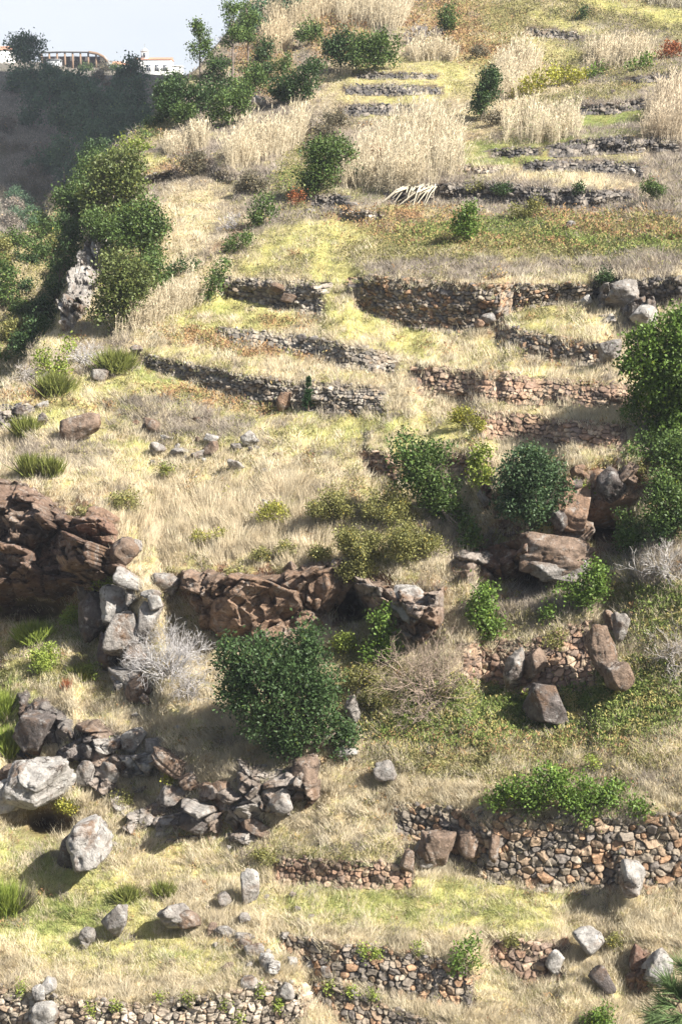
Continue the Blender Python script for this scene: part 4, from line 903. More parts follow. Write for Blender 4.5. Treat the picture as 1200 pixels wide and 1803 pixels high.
plant('shrub', 'reddish leaved shrub at the left foot of the big reed bed', 'shrub', [(663,275,15),(655,285,12)], 'rust', leaf=3.8, gap=.4)
plant('shrub', 'dark shrub at the left foot of the big reed bed', 'shrub', [(638,300,12),(642,312,10)], 'dark', leaf=4)
# --- trees of the left ridge
plant('ridge_tree', 'tall light green tree at the top of the left ridge', 'tree', [(205,290,34),(225,315,34),(185,320,34),(215,345,40),(170,350,30),(195,375,38),(235,285,18)], 'ridge', base=(215,420), leaf=5.0, dens=1.2, gap=.33)
plant('ridge_tree', 'rounded green tree on the right side of the left ridge above the dry slope', 'tree', [(255,380,34),(270,410,30),(240,415,34),(262,440,28),(225,395,30)], 'mid', base=(250,465), leaf=5.0, dens=1.2)
plant('ridge_tree', 'olive tinted tree right of the slanting cliff', 'tree', [(210,470,36),(235,495,34),(195,510,36),(225,530,34),(255,500,26),(180,545,28),(205,555,30)], 'ridge', base=(215,575), leaf=5.0, dens=1.2)
plant('ridge_tree', 'dark tree on the left shoulder of the ridge above the cliff', 'tree', [(135,330,30),(120,360,28),(150,375,28),(110,345,18)], 'mid', base=(135,400), leaf=4.8)
plant('ridge_tree', 'dark shaded bush left of the slanting cliff', 'tree', [(122,430,24),(106,465,24),(92,505,22),(135,405,18),(84,540,18)], 'dark', base=(95,560), leaf=4.8)
plant('shrub', 'dark glossy shrub below the slanting cliff', 'shrub', [(70,590,34),(90,610,30),(55,615,30),(40,600,20)], 'dark', base=(75,640), leaf=5, depth_at=92)
plant('shrub', 'yellow green shrub in front of the dark glossy one on the left', 'shrub', [(75,640,22),(105,648,20),(120,610,16)], 'lime', base=(90,665), leaf=4.8)
plant('shrub', 'green shrub at the left edge below the mid valley terraces', 'shrub', [(5,640,22),(10,660,18)], 'mid', leaf=4.8, depth_at=95)
plant('tree', 'round tree at the left edge by the mid valley terraces', 'tree', [(8,490,26),(-5,510,28),(15,520,20),(0,470,18)], 'mid', base=(5,545), leaf=4.5)
for lab, l in (('lit bush above the mid valley terraces beside a rust patch', [(65,445,18),(55,430,14),(80,440,14)]), ('bush in the valley under the dark ridge tree', [(75,405,18),(90,400,14),(62,400,10)]), ('small bush beside the dark shaded bush by the cliff', [(108,480,12),(95,460,14)])):
    plant('shrub', lab, 'shrub', l, 'mid', leaf=4.2)
for i, (x, y, rr) in enumerate([(30,420,16),(55,455,12),(95,430,16),(40,540,20),(75,545,22),(20,580,22),(100,500,14),(45,500,12),(0,430,16),(70,385,14),(110,395,18),(15,455,12),(55,575,18)]):
    plant('shrub', 'dark green shrub among others on the valley flank left of the slanting cliff', 'shrub', [(x, y, rr), (x+rr*.6, y+rr*.3, rr*.7), (x-rr*.5, y+rr*.3, rr*.7)], ['mid', 'dark', 'olive'][i % 3], leaf=4.2, group='shrubs on the valley flank', parts=rr > 15)
sr = np.random.default_rng(19)
for i in range(46):
    x, y = (sr.uniform(230, 500), sr.uniform(720, 850)) if i < 18 else ((sr.uniform(340, 600), sr.uniform(1560, 1730)) if i < 30 else (sr.uniform(150, 480), sr.uniform(1220, 1500)))
    rock('small stone half buried in the grass', [(x, y, sr.uniform(8, 17), sr.uniform(6, 11), sr.choice(['grey', 'pale', 'brown']), dict(push=.45, roll=sr.uniform(-25, 25)))], 'stone', 'small stones in the grass', 'stone')
plant('shrub', 'low dark shrubs in the valley left of the ridge', 'shrub', [(35,450,10),(25,440,8)], 'dark', leaf=4, parts=False)
plant('shrub', 'rounded lime green shrub at the top of the ridge by the dry terrace', 'shrub', [(225,258,18),(245,258,14),(205,268,14),(260,262,10)], 'lime', leaf=4.2)
plant('shrub', 'dark leafy shrub at the head of the left reed bed', 'shrub', [(315,470,16),(300,478,12),(340,475,14)], 'dark', leaf=4.4)
plant('shrub', 'green shrub beside the square standing wall', 'shrub', [(375,500,16),(385,480,14),(365,515,12),(395,465,12)], 'mid', leaf=4.4)
# --- upper left slope
plant('evergreen_tree', 'broad dark tree at the foot of the upper left wood', 'tree', [(310,165,26),(290,180,18),(335,160,20),(320,190,22),(350,175,18)], 'dark', base=(315,215), leaf=4, dens=1.2)
plant('evergreen_tree', 'green tree in the middle of the upper left wood', 'tree', [(395,185,24),(415,175,22),(380,200,18),(425,195,18),(400,205,18)], 'mid', base=(400,222), leaf=4, dens=1.2)
plant('evergreen_tree', 'small light tree below the broad dark tree', 'tree', [(325,195,16),(315,205,14),(340,200,12)], 'mid', base=(322,222), leaf=3.8)
plant('evergreen_tree', 'sunlit tree above the middle of the upper left wood', 'tree', [(445,130,18),(460,140,18),(435,145,14),(455,125,12)], 'mid', base=(448,165), leaf=3.8)
plant('evergreen_tree', 'dark tree right of the pale pointed rock', 'tree', [(540,135,24),(520,150,20),(555,120,18),(510,165,16),(545,155,18)], 'dark', base=(530,175), leaf=4, dens=1.2)
plant('evergreen_tree', 'large tree below the upper reeds, left part of the pair', 'tree', [(600,75,24),(590,95,20),(615,95,22),(580,80,14)], 'dark', base=(600,125), leaf=4, dens=1.2)
plant('evergreen_tree', 'large tree below the upper reeds, right part of the pair', 'tree', [(650,80,28),(665,95,24),(640,100,24),(675,75,18),(690,100,16),(700,75,10)], 'mid', base=(655,125), leaf=4, dens=1.2)
plant('evergreen_tree', 'round tree between the two reed patches at the top', 'tree', [(545,50,18),(535,62,14),(555,62,14)], 'mid', base=(543,80), leaf=3.8)
plant('evergreen_tree', 'single tree at the head of the orange slope', 'tree', [(788,30,16),(795,40,14),(780,42,12),(790,15,10)], 'mid', base=(788,58), leaf=3.6)
plant('shrub', 'small dark shrub on the square plot high on the hill', 'shrub', [(1025,22,9),(1020,28,8)], 'dark', leaf=3.4)
plant('shrub', 'dark tree shadowed behind the tall pines', 'shrub', [(385,115,20),(375,135,20),(395,140,16)], 'dark', base=(385,165), leaf=3.8)
plant('shrub', 'dark treetop on the skyline at the top of the hill', 'shrub', [(455,15,16),(475,8,14),(440,20,12),(500,0,14),(520,-6,14)], 'pine', base=(470,40), leaf=3.8)
for lab, l, k in (('yellow plant row on the bank in the reeds, left half', [(925,153,14),(945,147,16),(960,138,16),(912,163,11)], 'gold'), ('yellow plant row on the bank in the reeds, right half', [(985,132,16),(1005,134,16),(1022,130,12)], 'gold'),
                  ('green bush at the right end of the yellow plants', [(1040,128,10),(1055,122,8)], 'bright'), ('bright green bush below the bracken at the upper right', [(1125,110,10),(1140,104,12),(1110,118,8)], 'bright'),
                  ('rusty bracken clump at the upper right edge', [(1180,88,12),(1165,95,10),(1195,85,10)], 'rust')):
    plant('shrub', lab, 'shrub', l, k, leaf=4.2, parts=False)
for lab, l, k, bs in (('dark rounded tree behind the light tree below the broad dark one', [(300,150,20),(285,165,18),(310,140,14)], 'dark', (300,185)),
    ('green tree filling the gap under the middle thin pine', [(375,165,20),(395,160,16),(360,175,16)], 'dark', (375,195)),
    ('green bush under the right thin pine', [(425,150,16),(435,165,14),(415,160,12)], 'mid', (425,180)),
    ('dark tree at the upper side of the rounded reed clump', [(465,95,16),(455,105,14),(470,80,12)], 'dark', (462,122)),
    ('dark bush right of the sunlit wood tree', [(490,150,18),(480,165,14),(500,165,14)], 'dark', (490,182)),
    ('dark pine like tree on the skyline left of the top reeds', [(440,35,16),(430,50,14),(455,45,14)], 'pine', (440,72)),
    ('small tree left of the upper round tree between the reeds', [(505,110,14),(495,120,12)], 'mid', (503,135)),
    ('tree on the left flank of the ridge behind the tall light green tree', [(150,310,26),(165,290,24),(130,345,20)], 'mid', (150,360)),
    ('tree in the middle of the ridge below the tall light green tree', [(180,405,30),(205,420,30),(165,385,22)], 'mid', (190,450)),
    ('low lime tinted tree at the right foot of the ridge', [(270,470,22),(280,490,18),(255,480,18)], 'mid', (268,510))):
    plant('evergreen_tree', lab, 'tree', l, k, base=bs, leaf=4.2, dens=1.2)
# --- low shrubs, brooms
def broom(label, bx, by, hpx, wpx, kind='broom', n=None, lean=0, name='broom_bush', cat='bush', wd=0.9):
    """upright whippy bush: many thin tapering switches fanning from the foot"""
    _ps[0] += 1; r = np.random.default_rng(_ps[0])
    D0 = d1(bx, by); s = D0/F; n = n or int(np.clip(wpx*hpx/3.2, 120, 1800))
    B = p1(bx, by)
    foot = B+np.stack([r.normal(0, wpx*s*0.16, n), r.normal(0, wpx*s*0.14, n), np.full(n, -0.04)], 1)
    d = np.stack([r.normal(lean, 0.42, n)*wpx/hpx, r.normal(-0.15, 0.35, n), np.ones(n)], 1); d = unit(d)
    L = hpx*s*r.uniform(0.55, 1.12, n)[:, None]
    tip = foot+d*L; side = unit(np.cross(d, rand_unit(n, r)))*s*wd
    mid = foot+d*L*0.5
    V = np.stack([foot-side*0.5, foot+side*0.5, mid+side, tip, mid-side], 1)
    pal = np.array(LEAFC[kind]); t = r.random((n, 1)); col = (pal[0]*(1-t)+pal[1]*t)*r.uniform(0.7, 1.25, (n, 1))
    o = mesh_obj(name, V.reshape(-1, 3), np.arange(n*5).reshape(-1, 5), M_NEEDLE, np.repeat(col, 5, 0), loc=B)
    tag(o, label, cat); return o
broom('upright green broom bush behind the round dark boulder', 205,655,46,70)
broom('yellowish broom bush lower left of the round dark boulder', 98,695,46,60)
broom('green broom bush by the rubble wall at the left edge', 45,768,42,44)
broom('left one of the two broom bushes above the cliff', 55,838,46,42)
broom('right one of the two broom bushes above the cliff', 92,838,42,40)
broom('small broom bush between the boulders of the lower lawn, left', 225,1585,34,54)
broom('small broom bush between the boulders of the lower lawn, right', 290,1578,36,44)
broom('green tussock at the left edge below the pale overhanging boulder', 10,1610,70,56,'lime')
broom('pale brown dead tussock beside the green one at the left edge', 38,1600,50,50,'heath')
broom('bright green tussock under the cave at the left', 60,1130,44,70,'lime')
broom('green tussock at the left edge beside the furrowed cliff', 15,1330,60,60,'lime')
broom('tall green tussock at the left edge above the pale overhanging boulder', 5,1265,60,50,'lime')
broom('olive broom on the knoll below the pale grey block', 140,1195,34,40)
broom('small red brown tussock on the grass knoll', 118,1215,26,16,'rust')
# low rounded shrubs
for lab, x, y, rr, k, g in (
  ('yellow shrub left of the low brown wall end', 815,735,24,'yellow',None), ('yellow green shrub by the red slab wall top', 840,745,16,'yellow',None),
  ('yellow shrub with a white rock behind it in the tall straw', 480,900,28,'yellow',None),
  ('large olive shrub on the edge of the tall straw above the cave', 635,950,44,'olive',None), ('olive shrub upper left of the leaning tree', 580,885,40,'olive',None),
  ('olive shrub upper middle, touching the leaning tree', 680,890,46,'olive',None), ('olive shrub right of the tall straw, above the white stained rock', 715,950,46,'olive',None),
  ('wide olive shrub on top of the white stained rock', 630,995,34,'olive',None), ('small olive shrub on top of the orange block', 565,972,20,'olive',None),
  ('olive shrub under the leaning tree', 760,960,26,'olive',None),
  ('yellow shrub in the straw, left of a pair', 348,945,14,'yellow','yellow shrubs in the tall straw'), ('yellow shrub in the straw, right of a pair', 383,938,18,'yellow','yellow shrubs in the tall straw'),
  ('yellow shrub low on the straw slope above the orange rock face', 415,1008,18,'olive','yellow shrubs in the tall straw'), ('thin yellow shrub in the straw right of the pair', 460,975,16,'olive','yellow shrubs in the tall straw'),
  ('olive shrub between the thin yellow one and the orange block', 505,965,18,'olive','yellow shrubs in the tall straw'),
  ('olive shrub over the grassy edge of the cliff, larger', 220,880,26,'olive',None), ('small yellow shrub at the cliff edge', 155,905,14,'olive',None),
  ('round green cushion shrub in the dry grass below the scattered stones', 295,825,16,'broom',None), ('tiny yellow cushion shrub in dry grass', 405,866,10,'yellow',None),
  ('green shrub on the left of the stacked pale slabs', 188,1020,24,'lime',None), ('yellow shrub in the left grass below the cave', 80,1150,26,'lime',None),
  ('yellow shrub left of the knoll', 75,1170,18,'lime',None), ('bright shrub at the foot of the dark lichen rock', 165,1180,20,'lime',None),
  ('bright bush right of the tussock under the cave', 128,1085,22,'lime',None),
  ('yellow shrub on the side of the great pale overhanging boulder', 118,1415,20,'yellow',None), ('olive shrub beside the brown bedrock steps', 215,1400,20,'olive',None),
  ('small olive shrub on the pale dusty outcrop', 185,1315,18,'lime',None), ('yellow shrub on the slanting slab', 300,1370,14,'yellow',None),
  ('grey green shrub at the left end of the low half buried wall', 462,1505,22,'olive',None),
  ('green weeds over the top of the short reddish wall', 900,1655,14,'olive',None), ('green weeds right of the big white boulder', 1080,1655,16,'olive',None),
  ('yellow green shrub on the right of the big dark tree, upper', 610,1130,24,'lime',None), ('olive shrub on the right of the big dark tree, middle', 635,1190,30,'olive',None),
  ('olive shrub on the right of the big dark tree, lower', 655,1225,26,'olive',None),
  ('lime plant patch on the slope above the long bush', 1040,1340,18,'lime',None), ('bright patch of plants in the green slope', 930,1220,16,'lime',None),
  ('green shrub in the bracken at the right of the long dark wall', 1150,330,24,'mid',None), ('green shrub below the long dark wall, left of centre', 915,370,18,'olive',None), ('green shrub below the long dark wall, centre', 945,362,20,'olive',None),
  ('dark plant hanging over the long dark wall, left', 835,325,14,'olive',None), ('dark plant on the long dark wall, middle', 885,330,14,'dark',None), ('dark plant on the long dark wall, right', 1020,330,12,'dark',None),
  ('dark shrub at the left end of the dark right wall', 1065,485,16,'dark',None), ('dark scrub clump on the bank at the top left of the yellow terraces', 590,205,22,'heath',None),
  ('dark scrub clump below the big bank of reeds', 575,225,22,'heath',None), ('grey scrub clump under the orange slope', 845,88,14,'heath',None),
  ('dry brown clump beside the lone tree', 868,205,18,'heath',None), ('green shrub left of the lone tree terraces', 690,215,10,'mid',None),
  ('dark shrub above the pale pointed rock', 470,120,14,'dark',None),
  ('red brown shrub on the dry left slope', 425,330,10,'heath',None), ('low grey bush on the upper dry slope', 340,285,26,'heath',None), ('grey bush in the dry slope above the square wall', 445,318,24,'heath',None)):
    lb = [(x, y, rr*0.8), (x-rr*0.5, y+rr*0.25, rr*0.6), (x+rr*0.5, y+rr*0.3, rr*0.6)]
    plant('low_shrub', lab, 'shrub', lb, k, leaf=3.9 if y > 600 else 3.2, parts=rr >= 24, group=g, gap=.36, crown='foliage', trunk='stem', squash=.85)
# plants rooted in the bottom walls
for x, y in ((38,1738),(160,1772),(205,1770),(280,1750),(330,1752),(340,1760),(395,1765),(458,1740),(490,1765),(580,1735),(620,1745),(655,1750),(420,1790),(640,1672),(660,1675),(735,1668)):
    plant('wall_shrub', 'small leafy plant rooted in the joints of the lowest walls', 'plant', [(x, y, 8), (x+2, y+8, 7)], 'lime', leaf=4, parts=False, group='plants growing in the lowest walls')
# --- bare bushes
def bare_bush(label, roots, spread, hpx, col=(.46,.43,.41), n0=9, depth_n=5, rpx=1.3, droop=0.0, name='bare_bush', seed=None, dirb=(0, -0.25, 1.0)):
    _ps[0] += 1; r = np.random.default_rng(seed or _ps[0])
    x0, y0 = roots; D0 = d1(x0, y0); s = D0/F; B = p1(x0, y0)
    seg = []
    L0 = hpx*s*0.29
    cur = [(B-np.array([0, 0, 0.1])+r.normal(0, 0.12, 3)*[1, 1, 0], unit(np.array(dirb)+r.normal(0, spread, 3)), L0*r.uniform(0.8, 1.2), rpx*s) for _ in range(int(n0*1.5))]
    for lv in range(depth_n):
        nxt = []
        for p, d, L, rd in cur:
            d2 = unit(d+r.normal(0, 0.18, 3)); m = p+d*L*0.5; e = m+d2*L*0.5
            seg.append((*p, rd, *m, rd*0.85)); seg.append((*m, rd*0.85, *e, rd*0.7))
            for _ in range(2 if lv < 1 else r.integers(2, 4)):
                nd = unit(d2+r.normal(0, 0.55, 3)+np.array([0, 0, -droop]))
                nxt.append((e if r.random() < 0.6 else m, nd, L*r.uniform(0.62, 0.9), max(rd*0.62, 0.27*s)))
        cur = nxt
        if len(cur) > 5200: cur = [cur[i] for i in r.choice(len(cur), 5200, replace=False)]
    v, f = tubes(np.array(seg), 3)
    c = np.array([col])*np.repeat(r.uniform(0.7, 1.25, len(seg)), 6)[:, None]
    o = mesh_obj(name, v, f, M_BARK, c, loc=B); tag(o, label, 'bush'); return o
bare_bush('large leafless grey bush between the pale block and the big dark tree', (300,1190), .55, 125, (.50,.475,.46), 26, 5, 1.15)
bare_bush('leafless grey bush hanging right below the larger grey one', (335,1230), .6, 90, (.42,.39,.37), 8, 5, 1.3, droop=.2)
bare_bush('tangled leafless brown bush on the green slope in the middle', (755,1225), .65, 165, (.36,.28,.22), 20, 5, 1.3)
bare_bush('tangled brown bush at the lower left of the middle one', (735,1255), .6, 80, (.38,.30,.25), 9, 5, 1.1)
bare_bush('pale bare branches spreading below the bright green tree at the right edge', (1170,1010), .8, 90, (.48,.45,.42), 12, 5, 1.3)
bare_bush('bare twiggy branches by the right edge above the fallen block', (1185,1165), .8, 80, (.44,.40,.37), 9, 5, 1.1)
bare_bush('silver dead twigs behind the broom bush on the left shoulder', (150,640), .6, 60, (.55,.52,.50), 9, 5, 1.0)
bare_bush('grey dead twigs left of the yellowish broom bush', (55,675), .7, 46, (.50,.46,.42), 8, 5, 1.0)
bare_bush('pale dead twigs in front of the olive ridge tree', (200,575), .5, 50, (.50,.48,.45), 5, 5, .9)
bare_bush('grey twiggy bush under the single tree at the head of the orange slope', (740,72), .7, 40, (.40,.37,.36), 12, 5, .8)
bare_bush('dark twiggy bush next to the grey twiggy one under the single tree', (768,66), .7, 28, (.22,.19,.19), 9, 5, .8)
bare_bush('silvery bare bush on the dry left slope', (415,400), .7, 34, (.48,.45,.44), 9, 5, .8)

# ------------------------------------------------------------------ pines
def pine(label, bx, by, h, crownw, D=None, group=None, kind='pine', tier=(0.45, 1.0), seed=None, flat=0.5, name='pine_tree', n_lobes=9, leaf=4.2):
    """tall bare stem with flattened plates of needles; h and crownw in photo pixels at its distance"""
    _ps[0] += 1; seed = seed or _ps[0]; r = np.random.default_rng(seed)
    D0 = D or d1(bx, by); s = D0/F
    B = Pd(np.array([bx]), np.array([by]), np.array([D0]))[0]
    H = h*s; Wc = crownw*s
    root = empty(name, B, label, 'tree', group)
    L3 = []
    for i in range(n_lobes):
        t = tier[0]+(tier[1]-tier[0])*(i+0.5)/n_lobes
        ww = Wc*0.5*(0.95-0.55*abs((i+0.5)/n_lobes-0.35)**1.1*1.4)
        a = r.uniform(0, 6.28); rr = ww*r.uniform(0.15, 0.75)
        L3.append((np.array([rr*math.cos(a), rr*math.sin(a), H*t]), Wc*r.uniform(0.20, 0.30)))
    n = int(np.clip(3.2*n_lobes*(crownw*0.25)**2*math.pi/(leaf*leaf*0.25), 300, 5000))
    V, Fq, C = leaf_cloud(L3, n, leaf*s, kind, seed, False, 0.44, squash=flat)
    mesh_obj('crown', V, Fq, M_NEEDLE, C, parent=root)
    seg = []; p = np.array([0, 0, -0.3]); r0 = max(0.011*H+0.05, 1.1*s)
    bend = r.normal(0, 0.02, 2)
    for i in range(6):
        q = np.array([bend[0]*H*(i/5)**2, bend[1]*H*(i/5)**2, H*0.95*(i+1)/6]); seg.append((*p, r0*(1-.13*i), *q, r0*(1-.13*(i+1)))); p = q
    for c, rad in L3:
        st = np.array([0, 0, c[2]*0.9]); seg.append((*st, r0*.35, *c, r0*.1))
    v, f = tubes(np.array(seg), 5)
    mesh_obj('trunk', v, f, M_BARK, np.tile(np.array([[.22, .175, .15]]), (len(v), 1)), parent=root, smooth=True)
pine('left one of the three tall thin pines on the skyline of the hill', 353,165,115,50,tier=(.5,1), flat=.7, kind='mid', leaf=3.4)
pine('middle and tallest of the three thin pines on the skyline of the hill', 410,140,125,48,tier=(.45,1), flat=.7, kind='mid', leaf=3.4)
pine('right one of the three thin pines on the skyline of the hill', 437,112,98,46,tier=(.4,1), flat=.75, kind='mid', leaf=3.4)
pine('wide dark spreading pine at the top left in front of the timber pavilion', 45,150,78,86,D=400,tier=(.55,1), flat=.4, n_lobes=12)
pine('tall pine standing apart below the church', 232,205,92,54,D=330,tier=(.55,1), flat=.5)
pine('smaller pine right of the tall one below the church', 243,215,72,40,D=300,tier=(.45,1))
pine('thin pine left of the tall one below the church', 214,195,62,30,D=340,tier=(.5,1))
pr = np.random.default_rng(5)
for i in range(15):
    x = pr.uniform(100, 255); y = pr.uniform(250, 330)-.12*(x-100)
    pine('dark pine in the shaded wood on the far side of the valley', x, y, pr.uniform(55, 85), pr.uniform(38, 54), D=float(np.interp(y, [190, 330], [360, 240]))*pr.uniform(.95, 1.02), group='dark pines of the far wood', tier=(.35, 1), n_lobes=7)
for lab, l, k, dd in (('dark bush on the edge of the ridge below the far wood, upper', [(292,205,22),(280,215,18),(300,190,15)], 'dark', 126), ('dark bush on the edge of the ridge below the far wood, middle', [(268,228,18),(255,238,15),(280,225,10)], 'mid', 126),
                  ('green bush on the ridge edge left of the dry reeds', [(258,248,16),(275,245,14)], 'mid', 122), ('dark bush at the foot of the far wood behind the ridge tree', [(165,265,18),(185,260,16),(150,280,14)], 'dark', 150)):
    plant('shrub', lab, 'shrub', l, k, leaf=3.8, depth_at=dd)
for x, y, h, cw in ((60,210,85,60),(35,195,70,50),(90,225,95,62),(110,215,80,56),(85,190,70,50),(130,245,100,60),(150,235,85,54),(120,270,95,56),(165,262,100,56),(145,285,90,50),(185,265,85,48),(195,285,90,46),(170,300,80,46),(215,280,80,44),(225,262,75,40),(205,250,70,44),(240,250,60,40),(60,240,60,36),(135,195,60,46),(165,205,55,44),(190,225,60,44),(250,235,50,36)):
    pine('dark pine in the shaded wood on the far side of the valley', x, y, h, cw, D=float(np.interp(y, [190, 300], [370, 255]))*pr.uniform(.97, 1.03), group='dark pines of the far wood', tier=(.42, 1), n_lobes=8)
for lab, x, y, rr in (('rounded dark bush on the bare slope at the left edge', 45,205,14), ('dark tree on the bare slope below the far pines', 85,280,22), ('dark tree at the bottom of the far valley', 140,300,24), ('dark shrub on the bare slope beneath the left pines', 10,215,10), ('dark tree low in the far valley, by the ridge tree', 115,310,18)):
    plant('evergreen_tree', lab, 'tree', [(x, y, rr), (x-rr*.5, y+rr*.4, rr*.7), (x+rr*.5, y+rr*.4, rr*.7)], 'pine', leaf=3.6)
for i in range(30):
    x = pr.uniform(0, 110); y = pr.uniform(230+0.9*x, 430-0.75*x)
    rr = pr.uniform(9, 17)
    plant('bare_shrub', 'grey leafless shrub in a thicket on the shaded slope of the far valley', 'shrub', [(x, y, rr), (x+rr*.6, y+rr*.2, rr*.7)], 'heath', leaf=3.2, parts=False, group='leafless shrubs of the far slope', needle=True)
for lab, x, y, rr, k in (('green hedge bush under the pavilion', 152,118,9,'mid'), ('dry bush in front of the pavilion', 130,112,9,'heath'), ('dry brown bush on the bank left of the church', 185,118,10,'heath'), ('leafy bush right of the dry one by the church', 205,118,8,'mid'), ('brown bush on the bank under the red roofed house', 175,135,12,'heath'), ('pale brown scrub between the far pines and the church', 200,150,14,'heath')):
    plant('shrub', lab, 'shrub', [(x, y, rr), (x+rr*.7, y+2, rr*.7), (x-rr*.7, y+2, rr*.7)], k, leaf=2.6, parts=False)
for i in range(44):
    x = pr.uniform(-5, 150); y = pr.uniform(200, 440)
    if not (190+.75*x < y < 445-.8*x): continue
    rr = pr.uniform(10, 20); dk = pr.random() < .3
    plant('bare_shrub' if not dk else 'shrub', ('grey leafless shrub in a thicket on the shaded slope of the far valley' if not dk else 'dark evergreen shrub on the shaded slope of the far valley'), 'shrub', [(x, y, rr), (x+rr*.7, y+rr*.3, rr*.7), (x-rr*.6, y+rr*.2, rr*.6)], 'pine' if dk else 'twig', leaf=2.8, parts=False, group='leafless shrubs of the far slope' if not dk else 'evergreen shrubs of the far slope')
# young conifer on the terrace
def conifer(label, bx, by, hpx, wpx):
    _ps[0] += 1; r = np.random.default_rng(_ps[0]); B = p1(bx, by); s = d1(bx, by)/F; H = hpx*s; Wd = wpx*s
    root = empty('young_conifer', B, label, 'tree'); nb = 110
    t = r.uniform(0.06, 0.97, nb); a = r.uniform(0, 6.28, nb); L = Wd*0.5*(1.05-t)*r.uniform(.7, 1.1, nb)
    st = np.stack([np.zeros(nb), np.zeros(nb), t*H], 1); d = unit(np.stack([np.cos(a), np.sin(a), np.full(nb, .55)], 1))
    V, C = [], []
    for k in range(nb):
        m = 26; u = r.random((m, 1)); c = st[k]+d[k]*L[k]*u
        ax = unit(d[k]+rand_unit(m, r)*0.9+np.array([0, 0, .3])); sd = unit(np.cross(ax, rand_unit(m, r)))*s*0.6
        V.append(np.stack([c-sd, c+sd, c+ax*s*5.0], 1)); C.append(np.repeat(np.array([[.05, .10, .04]])*r.uniform(.7, 1.4, (m, 1)), 3, 0))
    V = np.concatenate(V).reshape(-1, 3)
    mesh_obj('crown', V, np.arange(len(V)).reshape(-1, 3), M_NEEDLE, np.concatenate(C), parent=root)
    v, f = tubes(np.array([(0, 0, -.1, s*2, 0, 0, H*.95, s*.5)]), 6); mesh_obj('trunk', v, f, M_BARK, np.tile([[.16, .12, .09]], (len(v), 1)), parent=root)
conifer('young slender conifer in front of the long wall', 543,724,62,28)
# pine top with long needles at the lower right, nearer the camera
def needle_pine(label):
    r = np.random.default_rng(77); D0 = 36.0; s = D0/F
    gz = Pd(np.array([1215.]), np.array([2150.]), np.array([36.0]))[0]
    root = empty('long_needled_pine', gz, label, 'tree')
    top = Pd(np.array([1215.]), np.array([1700.]), np.array([D0]))[0]-gz
    seg = [(0, 0, -.3, .10, *(top*0.5), .07), (*(top*0.5), .07, *top, .025)]
    V, C = [], []
    tips = [(1190,1745),(1165,1765),(1205,1700),(1150,1790),(1185,1795),(1215,1750),(1175,1730),(1210,1800),(1230,1720),(1160,1810)]
    for tx, ty in tips:
        e = Pd(np.array([float(tx)]), np.array([float(ty)]), np.array([D0+r.uniform(-.5, .5)]))[0]-gz
        seg.append((*(top*r.uniform(.72, .95)), .03, *e, .012))
        ax0 = unit(e-top*0.85+np.array([0, 0, .2])); m = 210
        c = e-ax0*r.uniform(0, .35, (m, 1)); ax = unit(ax0*1.1+rand_unit(m, r)*.9); L = r.uniform(.35, .7, (m, 1))
        sd = unit(np.cross(ax, rand_unit(m, r)))*.0085
        V.append(np.stack([c-sd, c+sd, c+ax*L*.6+sd*.8+np.array([0, 0, -.02]), c+ax*L+np.array([0, 0, -.07])*L], 1))
        C.append(np.repeat(np.array([[.10, .15, .055]])*r.uniform(.6, 1.6, (m, 1)), 4, 0))
    V = np.concatenate(V).reshape(-1, 3)
    mesh_obj('crown', V, np.arange(len(V)).reshape(-1, 4), M_NEEDLE, np.concatenate(C), parent=root)
    v, f = tubes(np.array(seg), 6); mesh_obj('trunk', v, f, M_BARK, np.tile([[.17, .12, .09]], (len(v), 1)), parent=root)
needle_pine('pine top with long drooping green needles at the lower right corner')

